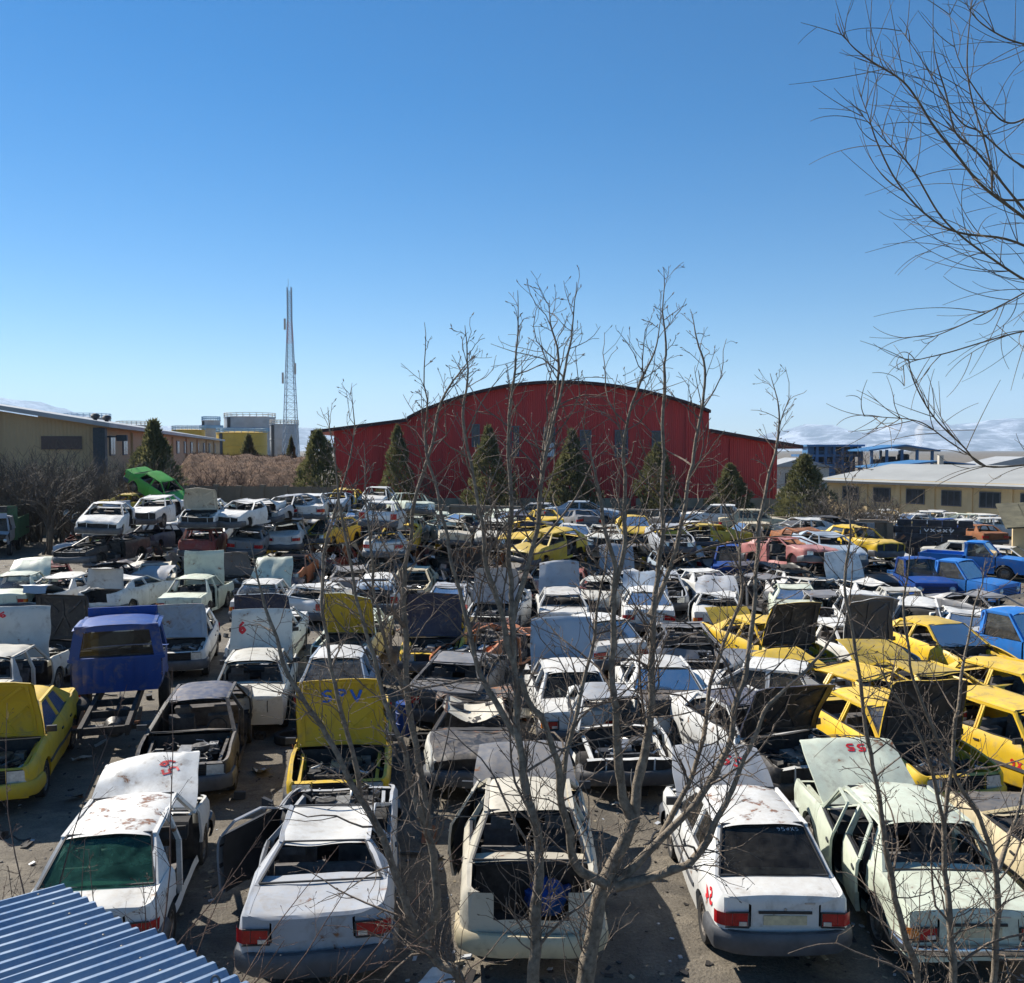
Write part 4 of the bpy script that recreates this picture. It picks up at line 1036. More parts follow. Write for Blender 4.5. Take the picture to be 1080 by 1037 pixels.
mb = MB(); extrude_face(mb, [(-1.0, CH - .2), (CW * .52, CH + .75), (CW + 1.0, CH - .25), (CW + 1.0, CH + .05), (CW * .52, CH + 1.1), (-1.0, CH + .10)], -1.0, 11); put('roof', mb, M['blueroof'], cn, 0)
for k in range(5): put('column', MB().box((CW * k / 4, .3, CH / 2), (.45, .45, CH + .2)), M['bluesteel'], cn)
for k in range(3): put('rear_column', MB().box((CW * (k * .33 + .15), 10, CH / 2), (.4, .4, CH)), M['bluesteel'], cn)
put('machine', MB().box((CW * .48, 4, CH * .35), (6, 5, CH * .7)).box((CW * .40, 4, CH * .6), (2.2, 2.2, CH * .4)).lathe([(1.1, 0), (1.1, CH * .85), (.8, CH * .88)], 12, 'z', (CW * .62, 3, 0)), M['darkvoid'], cn)
sA, sB = at_y(936, 497, 150), at_y(1018, 497, 150)
sh = tag(empty('blue_roofed_shed', (sA.x, 150, 0)), 'low shed with bright blue roof between canopy and yellowish hall', 'shed'); SW = sB.x - sA.x
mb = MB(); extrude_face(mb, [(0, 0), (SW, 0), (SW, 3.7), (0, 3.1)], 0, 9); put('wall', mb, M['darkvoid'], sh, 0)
mb = MB(); extrude_face(mb, [(-1.5, 3.1), (SW * .62, 4.1), (SW + 1.2, 3.6), (SW + 1.2, 3.8), (SW * .62, 4.35), (-1.5, 3.3)], -1, 10); put('roof', mb, M['blueroof'], sh, 0)
for k in range(6): put('wall_panel', MB().box((SW * .5 + k * SW * .085, -.12, 1.7), (SW * .06, .2, 3.2)), M['paleblock'], sh)
put('chimney_post', MB().box((SW * .62, -1.6, 2.6), (.7, .7, 5.2)), M['paleblock'], sh)
for (u, v, w_, h_, lb) in ((836, 505, 9, 3.4, 'pale low hut right of the red hall'), (1065, 500, 12, 3.6, 'distant blue roofed shed at the right edge')):
    p = at_y(u, v, 150); o = tag(empty('small_hut', (p.x, 150, 0)), lb, 'hut')
    put('wall', MB().box((0, 0, h_ / 2), (w_, 8, h_)), M['paleblock'], o); mb = MB(); extrude_face(mb, [(-w_ / 2 - .5, h_), (w_ / 2 + .5, h_), (0, h_ + 1.4)], -4.5, 4.5); put('roof', mb, M['greyroof'], o, 0)
    put('door', MB().box((-w_ * .2, -4.03, 1.2), (1.2, .1, 2.4)), M['darkvoid'], o)

# ---- long yellowish hall on the right
simple('ochre', (.62, .47, .26), .9, var=.18, scale=.5, bump=.2); simple('sheetgrey', (.33, .335, .32), .6, var=.12, scale=.3)
e0, e1 = Vector((28.5, 84.0, 0)), Vector((48.0, 52.0, 0)); lv = e1 - e0; LL = lv.length
lh = tag(empty('long_hall', e0, (0, 0, math.atan2(lv.y, lv.x))), 'long low yellowish hall with grey sheet roof and dark windows at right', 'building')
put('wall', MB().quad((0, 0, 0), (LL, 0, 0), (LL, 0, 3.5), (0, 0, 3.5)).quad((0, 0, 0), (0, 12, 0), (0, 12, 3.5), (0, 0, 3.5)).quad((0, 12, 0), (LL, 12, 0), (LL, 12, 3.5), (0, 12, 3.5)), M['ochre'], lh, 0)
mb = MB(); mb.add([(-1.0, -.8, 3.3), (LL, -.8, 3.3), (LL, 7, 4.75), (1.5, 7, 4.75), (-1.0, 14, 3.3), (LL, 14, 3.3), (-1.0, -.8, 3.18), (LL, -.8, 3.18), (-1, 14, 3.18)], [(0, 1, 2, 3), (3, 2, 5, 4), (6, 7, 1, 0), (0, 3, 4), (6, 0, 4, 8)]); put('roof', mb, M['sheetgrey'], lh, 0)
put('gutter', MB().box((LL / 2, -.86, 3.22), (LL, .12, .2)), M['darksteel'], lh)
for k in range(11):
    x = 2.6 + k * 3.2
    if x + 1 > LL: break
    f = put('window', MB().box((x, -.03, 2.2), (1.7, .10, 1.25)), M['winframe'], lh)
    for j in range(3): put('pane', MB().box((x - .53 + j * .53, -.07, 2.2), (.46, .06, 1.1)), M['winglass'], f)
    put('pilaster', MB().box((x + 1.6, -.06, 1.6), (.4, .14, 3.2)), M['ochre'], lh)

# ---- yard boundary walls
t = NT('adobe'); co = t.coord(); t.base(t.mix(t.noise(1.3, 5, .7, co), (.17, .125, .085), (.27, .205, .14))); t.pr(Roughness=.95); t.bump(t.noise(4, 5, .7, co), .6, .06); M['adobe'] = t.mat
simple('conc', (.21, .18, .14), .9, var=.3, scale=.8, bump=.4); simple('darkstone', (.040, .040, .046), .9, var=.5, scale=2.5, bump=.5); simple('greyboard', (.36, .36, .36), .7)
def yard_wall(p0, p1, h, label, mat, n, name='yard_wall', cap=True):
    p0 = Vector(p0); p1 = Vector(p1); v = p1 - p0; L_ = v.length
    o = tag(empty(name, p0, (0, 0, math.atan2(v.y, v.x))), label, 'wall'); rn = random.Random(n)
    pm = [MB().grid(lambda a, b: (a * (L_ / n - .14), .05 * noise.noise(Vector((a * 4, b * 3, k))), b * (h - .15)), 6, 3).mesh('wall_panel') for k in range(3)]
    for k in range(n): link('wall_panel', pm[k % 3], [M[mat]], o, (k * L_ / n + .07, 0, 0))
    pm2 = MB().box((0, 0, h / 2), (.32, .34, h)).mesh('post', 0)
    for k in range(n + 1): link('post', pm2, [M[mat]], o, (k * L_ / n, 0, rn.uniform(-.1, .05)))
    if cap:
        pm3 = MB().box((L_ / n / 2, 0, h - .07), (L_ / n - .33, .30, .16)).mesh('coping', 0)
        for k in range(n): link('coping', pm3, [M[mat]], o, (k * L_ / n, 0, 0))
    return o
WALLY = lambda u: lerp(64.0, 48.5, clamp((u - 330) / 690.0))
WL = lambda u: at_y(u, 500, WALLY(u))
def wp(u): p = WL(u); return (p.x, p.y, 0)
yard_wall(wp(335), wp(800), 2.45, 'long low brown boundary wall below the red hall', 'conc', 15)
yard_wall(wp(801), wp(940), 2.2, 'brown plastered boundary wall with a grey board hung on it', 'adobe', 4)
bd = put('notice_board', MB().box((0, 0, 0), (1.5, .06, 1.2)).box((0, -.05, -.62), (1.5, .06, .06)).box((0, -.05, .62), (1.5, .06, .06)), M['greyboard']); pbd = WL(906); bd.location = (pbd.x, pbd.y - .25, 1.4); bd.rotation_euler = (0, 0, math.atan2(wp(940)[1] - wp(801)[1], wp(940)[0] - wp(801)[0])); tag(bd, 'pale grey square board on the brown wall', 'board')
a_, b_ = Vector(wp(941)), Vector(wp(1026)); v = b_ - a_; LB = v.length
sw = tag(empty('dark_stone_wall', a_, (0, 0, math.atan2(v.y, v.x))), 'blackened block wall with white scrawled marks behind the blue pickups', 'wall')
rn = random.Random(5); bm_ = [MB().grid(lambda a, b: (a * .70, -.04 * math.sin(PI * a) * math.sin(PI * b) - .05 * noise.noise(Vector((a * 3, b * 3, q))), b * .36), 4, 3).box((.35, .17, .18), (.69, .30, .35)).mesh('block') for q in range(4)]
nb = int(LB / .74)
for r_ in range(6):
    for k in range(nb): link('block', bm_[rn.randrange(4)], [M['darkstone']], sw, (k * .74 + (.3 if r_ % 2 else 0) + rn.uniform(-.02, .02), rn.uniform(-.03, .03), r_ * .385))
mb = MB(); strokes(mb, 'VxoxV', LB * .45, 1.75, .24, .15, .05, lambda x, y: (x, -.16, y), 0, 4); put('painted_writing', mb, M['whitepaint'], sw, 0)
# tall earth wall and scrub bank on the left
yard_wall(at_y(180, 500, 67).xy.to_3d(), at_y(352, 500, 64.4).xy.to_3d(), 3.6, 'tall brown mud wall behind the wrecks left of the red hall', 'adobe', 7, cap=False)
yard_wall(at_y(-60, 500, 64).xy.to_3d(), at_y(180, 500, 67).xy.to_3d(), 3.0, 'brown mud wall behind the thicket at far left', 'adobe', 8, cap=False)
t = NT('scrub_bank'); co = t.coord(); t.base(t.ramp(t.noise(1.1, 6, .75, co), [(.3, (.07, .045, .03)), (.5, (.20, .12, .075)), (.7, (.32, .20, .125))])); t.pr(Roughness=1.0); t.bump(t.noise(2.5, 6, .8, co), 1.0, .5); M['bank'] = t.mat
def bankf(a, b):
    u = lerp(150, 352, a); Y = lerp(71, 100, b); x = (u - 540) / FPX * Y
    k = math.sin(PI * clamp(b * 1.15)) ** .7 * clamp(a * 4) * clamp((1 - a) * 9)
    return (x, Y, -.2 + 6.0 * k * (.93 + .10 * noise.noise(Vector((x * .15, Y * .15, 1)))) + .35 * noise.noise(Vector((x * .8, Y * .8, 4))))
struct(put('earth_bank', MB().grid(bankf, 70, 40), M['bank']))
# lean-to shed at the right edge
ls = tag(empty('lean_to_shed', (23.4, 44.0, 0), (0, 0, R(-20))), 'lean-to shed with mossy sloping sheet roof at the right edge', 'shed')
simple('mossroof', (.095, .088, .055), .85, var=.5, scale=1.6, bump=.4)
put('wall', MB().box((7, 1.2, 1.25), (13, .3, 2.5)), M['ochre'], ls)
for k in range(14): put('roof_sheet', MB().quad((k * 1.0, -.3, 2.35 + k * .07), (k * 1.0 + .97, -.3, 2.35 + k * .07 + .07), (k * 1.0 + .97, 3.2, 3.3 + k * .07 + .07), (k * 1.0, 3.2, 3.3 + k * .07)).quad((k * 1.0, -.3, 2.29 + k * .07), (k * 1.0, 3.2, 3.24 + k * .07), (k * 1.0 + .97, 3.2, 3.31 + k * .07), (k * 1.0 + .97, -.3, 2.36 + k * .07)), M['mossroof'], ls, 0)

# ---- near blue corrugated roof, bottom left
t = NT('blue_sheet'); co = t.coord(); f = t.noise(2.2, 5, .65, co); g = t.noise(26, 4, .7, co)
t.base(t.mix(t.ramp(f, [(.40, .0), (.66, .75)]), t.mix(t.ramp(g, [(.46, 0.0), (.68, .5)]), (.19, .28, .41), (.44, .44, .44)), (.32, .39, .47))); t.pr(Roughness=t.ramp(f, [(.3, .28), (.7, .5)]), Metallic=.35); t.bump(t.noise(5, 3, .5, co), .25, .02); M['bluesheet'] = t.mat
A_ = at_z(67, 936, 3.2); B_ = at_z(244, 1041, 3.2); ee = (B_ - A_).normalized(); rr = Vector((-ee.y, ee.x, 0)); rr.z = -.10
if rr.y < 0: rr = Vector((ee.y, -ee.x, -.10))
cr = tag(empty('corrugated_roof', A_), 'blue corrugated metal roof corner at the bottom left', 'roof')
PIT = .098
def sheet(s0, n, dz, overl):
    mb = MB(); NN = n * 8
    def fn(a, b):
        s_ = s0 + a * n * PIT; l = lerp(overl, -4.0, b)
        ph = (s_ / PIT) % 1.0; zz = .026 * clamp(abs(ph - .5) * 4.2 - .55) + dz + .006 * noise.noise(Vector((s_ * 2, l * 1.5, s0)))
        return tuple(ee * s_ + rr * l + Vector((0, 0, zz)))
    mb.grid(fn, NN, 14, 0); mb.grid(lambda a, b: tuple(Vector(fn(a, b)) - Vector((0, 0, .004))), NN, 2, 0, True)
    return mb
for k, (dz, ov_) in enumerate(((0, 0), (.012, .05), (0, .0), (.012, .03), (0, .02))): put('roof_sheet', sheet(k * .98 - .0, 10, dz, ov_), M['bluesheet'], cr, 40)
bm_ = MB().lathe([(.001, .008), (.006, .006), (.008, 0)], 8).mesh('screw')
for k in range(34):
    p = ee * ((k % 17) * PIT * 2 + PIT * .5) + rr * (-.18 if k < 17 else -1.3); link('screw', bm_, [M['rim']], cr, p + Vector((0, 0, .018)))
hk = MB(); hk.tube([ee * 1.83 + rr * -.12 + Vector((0, 0, .03)) + Vector((.022 * math.cos(a), 0, .05 + .035 * math.sin(a) if a > 0 and a < PI else .0)) for a in [k * PI / 10 for k in range(-2, 13)]], .006, 6); put('hook', hk, M['darksteel'], cr)
put('beam', MB().bar(rr * -.35 + ee * -.1 + Vector((0, 0, -.1)), rr * -.35 + ee * 4.8 + Vector((0, 0, -.1)), .10, .14).bar(rr * -3.4 + Vector((0, 0, -.1)), rr * -3.4 + ee * 4.8 + Vector((0, 0, -.1)), .10, .14), M['darksteel'], cr)
for q in ((.1, -.35), (.1, -3.4), (4.6, -.35), (4.6, -3.4)):
    p = ee * q[0] + rr * q[1]; put('post', MB().bar(p + Vector((0, 0, -.16)), Vector((p.x, p.y, -3.2)), .10, .10), M['darksteel'], cr)
# ------------------------------------------------------------------ the wrecks
KIND = dict(boxy='old boxy saloon', wedge='saloon', small='small saloon', taxi='rounded saloon', hatch='hatchback')
CNAME = dict(white='white', offwhite='off-white', cream='cream', beige='beige', palegreen='pale green', silver='silver', grey='grey', darkgrey='dark grey', black='black', navy='navy', blue='blue', skyblue='bright blue', lightblue='light blue', yellow='yellow', dullyellow='mustard yellow', green='lime green', red='dark red', pink='faded pink', orange='orange', burnt='burnt black', rusty='rust brown')
PLACED = []
def roofpos(u, v, z0=0.0, H=1.42): return at_z(u, v, z0 + H - .02)
def add(tp, color, loc, head, label=None, row=None, cat='car', **kw):
    grp = {1: 'wrecked cars in the front row', 2: 'wrecked cars in the second row', 3: 'wrecked cars in the third row', 4: 'wrecked cars in the fourth row', 5: 'wrecked cars in the fifth row'}.get(row, row)
    kw.setdefault('seed', len(PLACED) + 1)
    ks = {1: .985, 2: .965, 3: .95, 4: .94}.get(row, 1.0); loc = (loc[0] * ks, loc[1] * ks)
    if tp == 'pickup':
        kw.pop('seed'); o = pickup(color, loc, head, **kw); kn = 'pickup'
    else:
        o = make_car(tp, color, loc, head, name='wrecked_car', **kw); kn = KIND[tp]
    o['category'] = cat if tp != 'pickup' else 'pickup'; o['group'] = grp
    PLACED.append((o, label, row, color, kn, kw))
    return o
# ---- front row: rear ends towards us
add('small', 'white', (-5.15, 12.25), 9, 'white saloon with green rear glass and red number on its raised bonnet', 1, hood='open', hood_ang=40, glassset='r', gmat='greenglass', doors='c-c-', z=-.06, dent=.045, seed=3, number=('59', .72, .62, .11, .16, PI * .62, .028), roofcol='whitestain', wheels='1111', engine=True, side=.03)
add('wedge', 'silver', (-2.43, 12.3), 6, 'silver-white saloon with caved-in roof, no rear glass and an open left door', 1, hood='none', glassset='', doors='occc', crush=.26, dent=.038, seed=8, roofcol='white', lidcol='silver', bumpcol='plastic')
add('taxi', 'beige', (.22, 12.7), 0, 'beige saloon with its boot lid gone and a blue bag in the boot', 1, lid='none', hood='open', hood_ang=30, glassset='', doors='accc', dent=.032, seed=4, wheels='1111', lights=False, bump='plastic', bumpcol='cream', hoodcol='grey', hoodunder='grey', plate=False)
add('small', 'white', (3.14, 12.45), 0, 'white small saloon with intact rear glass and rust-stained roof', 1, hood='open', hood_ang=40, glassset='rs', gmat='darkglass', doors='cccc', plate=True, dent=.018, seed=5, roofcol='whitestain', number=('SS', .70, .62, .10, .16, PI * .9, .03), hoodcol='silver', extra=('S4', -1.62, .80, .13, .17, -.3, .035))
add('boxy', 'palegreen', (5.25, 12.4), 0, 'pale green boxy saloon with chrome bumper and number on its open bonnet', 1, hood='open', hood_ang=34, glassset='', doors='acac', bump='chrome', dent=.022, seed=6, plate=True, number=('55', .62, .80, .10, .09, PI * .97, .022))
add('wedge', 'cream', (7.45, 12.0), -3, 'cream saloon with black bonnet behind the pale green saloon', 1, hoodcol='darkgrey', glassset='', doors='cccc', dent=.05, seed=9, crush=.1)
# ---- second row: fronts towards us
add('taxi', 'yellow', (-9.6, 17.6), 196, 'yellow taxi saloon with open bonnet at the left edge', 2, hood='open', hood_ang=80, hoodunder='dullyellow', hoodcol='dullyellow', glassset='ws', dent=.015, seed=11, wheels='1111', bumpcol='dullyellow')
add('wedge', 'black', (-6.15, 18.1), 190, 'black saloon without bonnet or windscreen between yellow taxi and white boxy car', 2, hood='none', glassset='', doors='-c-c', dent=.03, seed=12, roofcol='navy', fenders='11')
add('wedge', 'yellow', (-3.15, 17.3), 187, 'yellow saloon with blue scrawl inside its upright bonnet', 2, hood='open', hood_ang=92, glassset='', dent=.02, seed=13, number=('SPV', .64, .74, -.13, .17, 0.0, .03), numplace='hoodunder', hoodnumcol='bluepaint', wheels='1111', bumpcol='trim', hoodunder='dullyellow')
add('wedge', 'burnt', (-.75, 18.3), 182, 'burnt black saloon with crumpled bonnet and pale wing', 2, hood='closed', hoodcol='black', glassset='', dent=.09, crush=.55, seed=14, fendcol='offwhite', doors='----', roofcol='beige', lights=False, wheels='1100')
add('wedge', 'white', (1.95, 18.4), 184, 'white saloon stripped bare in front with a bent left wing', 2, hood='none', glassset='', dent=.07, crush=.12, seed=15, doors='--cc', roofcol='silver', lights=False, fenders='10', bumpcol='darkgrey')
add('taxi', 'white', (4.55, 17.9), 197, 'white saloon with navy raised bonnet beside the yellow taxis', 2, hood='open', hood_ang=74, hoodcol='navy', hoodunder='black', glassset='', dent=.05, crush=.12, seed=16, roofcol='navy', number=('96', -.1, .72, .10, .15, 0, .03), numplace='quarter', bumpcol='black', fendcol='black', lights=False)
add('taxi', 'yellow', (7.05, 17.5), 192, 'yellow taxi with black-lined bonnet wide open behind the pale green saloon', 2, hood='open', hood_ang=84, hoodunder='black', glassset='w', dent=.015, seed=17, doors='cccc', wheels='1111', bumpcol='dullyellow')
add('hatch', 'yellow', (9.55, 17.2), 196, 'yellow hatchback with a chequered side stripe at the right edge', 2, hood='none', glassset='', dent=.04, seed=18, number=('9x', .62, .62, .12, .13, 0, .03), numplace='doorfr', lights=False)
# ---- third row
add('boxy', 'offwhite', (-12.5, 22.6), 6, 'off-white saloon with a raised pale bonnet beside the blue truck cab', 3, hood='open', hood_ang=80, glassset='', doors='c-c-', dent=.05, seed=21, number=('99', .25, .85, .12, .1, PI, .03))
add('boxy', 'offwhite', (-6.15, 22.2), 9, 'off-white boxy saloon, rear lamps missing, bonnet marked in red and blue', 3, hood='open', hood_ang=82, glassset='', doors='cccc', dent=.02, seed=22, lights=False, bumpers='', number=('9', .2, .66, .13, .2, PI, .04))
add('small', 'lightblue', (-4.2, 22.6), 4, 'light blue-white saloon behind the upright yellow bonnet', 3, glassset='wr', dent=.03, seed=23, roofcol='white')
add('wedge', 'darkgrey', (-1.25, 22.6), -8, 'dark grey saloon with dented roof and red left rear lamp', 3, glassset='', dent=.05, crush=.16, seed=24, doors='cccc', roofcol='grey')
add('boxy', 'white', (1.28, 21.1), 4, 'white boxy saloon with blue-grey bonnet standing upright in front', 3, hood='open', hood_ang=76, hoodcol='lightblue', glassset='r', gmat='darkglass', dent=.015, seed=25, wheels='1111')
add('wedge', 'white', (3.45, 21.7), -2, 'white saloon with rusty roof and blackened boot', 3, glassset='r', gmat='darkglass', dent=.03, seed=26, lidcol='black', lights=False, bumpers='', lid='closed')
add('wedge', 'white', (5.75, 21.2), 68, 'white saloon standing crosswise with its tail to the right', 3, glassset='s', dent=.02, seed=27, seatcol='tan')
add('taxi', 'yellow', (7.55, 21.0), 28, 'yellow saloon with crushed roof and a spare seat on its boot', 3, hood='open', hood_ang=24, glassset='', dent=.05, crush=.18, seed=28, lid='open', lid_ang=15)
add('taxi', 'dullyellow', (9.4, 21.4), 10, 'mustard yellow saloon with flattened roof between two yellow wrecks', 3, hood='open', hood_ang=34, glassset='', dent=.05, crush=.2, seed=29, lid='open', lid_ang=30)
add('hatch', 'yellow', (11.6, 20.8), 200, 'yellow hatchback with torn roof at the right end of third row', 3, glassset='', dent=.05, crush=.12, seed=30, hood='closed')
# ---- fourth row
add('taxi', 'dullyellow', (-15.2, 27.2), 170, 'mustard yellow gutted body shell at the left edge', 4, hood='none', roof=True, glassset='', doors='----', dent=.10, crush=.1, seed=31, lights=False, bumpers='', wheels='0000')
add('wedge', 'navy', (-12.6, 27.2), 172, 'navy saloon with ribbed black bonnet open above a rusty engine bay', 4, hood='open', hood_ang=100, hoodunder='black', glassset='', dent=.03, seed=32, doorcol='white', lights=False)
add('hatch', 'white', (-9.7, 27.3), 192, 'white hatchback with pale blue bonnet underside raised', 4, hood='open', hood_ang=92, hoodunder='lightblue', glassset='', dent=.015, seed=33)
add('wedge', 'white', (-7.4, 28.2), 184, 'white saloon half hidden by its slate blue raised bonnet', 4, hood='open', hood_ang=84, hoodcol='lightblue', hoodunder='navy', glassset='', dent=.03, seed=34)
add('boxy', 'palegreen', (-4.75, 28.0), 178, 'pale green boxy saloon with bonnet up showing olive underside', 4, hood='open', hood_ang=70, glassset='', dent=.03, seed=35, hoodunder='dullyellow', lights=False)
add('wedge', 'yellow', (-2.25, 27.6), 180, 'yellow saloon with navy bonnet raised over its front', 4, hood='open', hood_ang=96, hoodcol='navy', hoodunder='navy', glassset='', dent=.03, seed=36)
add('small', 'orange', (-.55, 26.6), 150, 'crumpled orange front wreck in the middle of the yard', 4, hood='none', glassset='', dent=.22, crush=.5, seed=37, doors='----', wheels='1000', lights=False, bumpers='', roof=False)
add('small', 'white', (2.5, 27.6), 16, 'white small saloon with dark bonnet beyond the upright blue-grey bonnet', 4, glassset='wr', dent=.03, seed=38)
add('wedge', 'grey', (5.0, 26.6), 176, 'grey saloon with gutted engine bay and loose grey bonnet', 4, hood='none', glassset='', dent=.08, crush=.35, seed=39, roof=False, lights=False, doors='--cc')
add('taxi', 'yellow', (7.25, 26.4), 197, 'yellow saloon with tall black-lined bonnet open, fourth row', 4, hood='open', hood_ang=88, hoodunder='black', glassset='', dent=.03, seed=40, lid='open', lid_ang=40, roof=True)
add('wedge', 'white', (9.6, 26.6), 194, 'white saloon with blue side stripe and grey bonnet lining', 4, hood='open', hood_ang=90, hoodunder='darkgrey', glassset='', dent=.05, crush=.1, seed=41, fendcol='white', lights=False, bumpcol='black')
add('taxi', 'yellow', (12.1, 26.2), 192, 'yellow saloon with white doors and black windscreen cover', 4, hood='none', glassset='w', gmat='darkglass', dent=.02, seed=42, doorcol='white')
add('pickup', 'skyblue', (14.3, 26.6), 205, 'bright blue pickup with an empty cab at the right edge', 4, bed=True)
# ---- fifth row
F5 = [('boxy', 'palegreen', 22, 604, 12, dict(hood='open', hood_ang=80)), ('boxy', 'white', 72, 603, -4, dict(lid='open', lid_ang=20, lidcol='lightblue')), ('taxi', 'white', 137, 604, -8, dict(lid='open', lid_ang=88, lights=False, hood='open', hood_ang=80, hoodcol='silver')),
      ('boxy', 'palegreen', 208, 607, 2, dict(hood='open', hood_ang=80)), ('boxy', 'white', 279, 610, 4, dict(hood='open', hood_ang=84, hoodcol='palegreen')), ('hatch', 'white', 336, 611, -6, dict(hood='closed')),
      ('hatch', 'white', 400, 606, 3, dict(lid='open', lid_ang=40, lidcol='lightblue')), ('small', 'cream', 437, 598, 178, dict(hood='none')), ('small', 'silver', 477, 611, -4, dict(lid='closed')), ('wedge', 'white', 528, 618, 172, dict(hood='open', hoodcol='silver')),
      ('boxy', 'white', 592, 619, 0, dict(hood='open', hood_ang=74, hoodcol='silver')), ('small', 'offwhite', 632, 606, 160, dict()), ('wedge', 'white', 682, 619, -6, dict(hood='open', hood_ang=70, hoodcol='lightblue')), ('small', 'silver', 700, 603, 175, dict(hood='none')),
      ('boxy', 'white', 757, 620, -12, dict(hood='open', hoodcol='silver')), ('wedge', 'grey', 800, 605, 30, dict(hood='none', doors='----', lid='none')), ('wedge', 'palegreen', 838, 614, -14, dict(doors='c-c-')), ('small', 'grey', 872, 622, 176, dict(hood='none')),
      ('wedge', 'white', 908, 626, 170, dict(hood='open', hood_ang=60, hoodcol='silver')), ('hatch', 'white', 966, 630, -22, dict(doors='c-c-', lidcol='darkgrey')), ('wedge', 'white', 1018, 637, -16, dict(doors='-c-c', lidcol='silver')), ('boxy', 'offwhite', 1070, 642, -20, dict())]
for i, (tp, col, u, v, hd, kw) in enumerate(F5):
    p = roofpos(u, v); kw.setdefault('glassset', '' if i % 4 else 'r')
    if kw.get('hood') == 'open': kw['hood_ang'] = (48, 82, 35, 95, 62, 74)[i % 6]
    kw.setdefault('doors', ('cccc', 'c-cc', '-ccc', 'cc--', 'accc')[i % 5])
    add(tp, col, (p.x, p.y), hd, None, 5, detail=1, dent=.045 + .025 * (i % 3), crush=.10 * (i % 3), side=.05 * (i % 2), seed=50 + i % 9, **kw)
# ---- sixth row: low, between the fifth row and the stacks
F6 = [('small', 'red', 55, 588, 210), ('boxy', 'beige', 165, 590, 20), ('small', 'grey', 250, 590, 190), ('small', 'orange', 310, 584, 180), ('wedge', 'grey', 370, 590, 10), ('burn', 'burnt', 500, 592, 170), ('hatch', 'burnt', 545, 603, 185), ('small', 'red', 600, 598, 175), ('wedge', 'silver', 655, 592, 4),
      ('wedge', 'white', 735, 597, 12), ('small', 'white', 860, 603, 195), ('wedge', 'white', 905, 605, 8), ('small', 'offwhite', 948, 613, -14), ('wedge', 'grey', 1040, 622, 200)]
for i, (tp, col, u, v, hd) in enumerate(F6):
    p = roofpos(u, v); tp = 'wedge' if tp == 'burn' else tp
    add(tp, col, (p.x, p.y), hd, None, 'low row of wrecks before the stacks', detail=1, dent=.06, crush=.12 + .1 * (i % 3), seed=60 + i % 6, glassset='', hood=('none', 'closed', 'open')[i % 3], wheels='1111' if i % 2 else '0000', lights=bool(i % 2), doors=('cccc', '-c-c', '--cc')[i % 3])
add('pickup', 'skyblue', tuple(at_z(1004, 590, 1.7).xy), 215, 'bright blue pickup nearest us of those by the dark wall', 'blue and white pickups by the dark wall', bed=True)
add('pickup', 'skyblue', tuple(at_z(1028, 571, 1.7).xy), 232, 'bright blue pickup before the blackened wall, tailgate to the left', 'blue and white pickups by the dark wall', bed=True)
add('pickup', 'blue', tuple(at_z(966, 588, 1.7).xy), 175, 'dark blue pickup in shade before the blackened wall', 'blue and white pickups by the dark wall', bed=False)  # darker blue paint than the two pickups above
add('wedge', 'white', tuple(at_z(1062, 576, 1.4).xy), 225, 'white saloon with an orange stripe over its bonnet by the lean-to shed', 'white saloons by the lean-to shed', detail=1, glassset='w', dent=.02)
add('wedge', 'offwhite', tuple(at_z(1022, 571, 1.4).xy), 240, 'off-white saloon partly hidden behind the orange-striped white one', 'white saloons by the lean-to shed', detail=1, glassset='w', dent=.03)
add('pickup', 'blue', tuple(at_z(772, 575, 1.7).xy), 165, 'blue pickup cab beside the pink wreck in the stacks', 'blue and white pickups by the dark wall', bed=False)
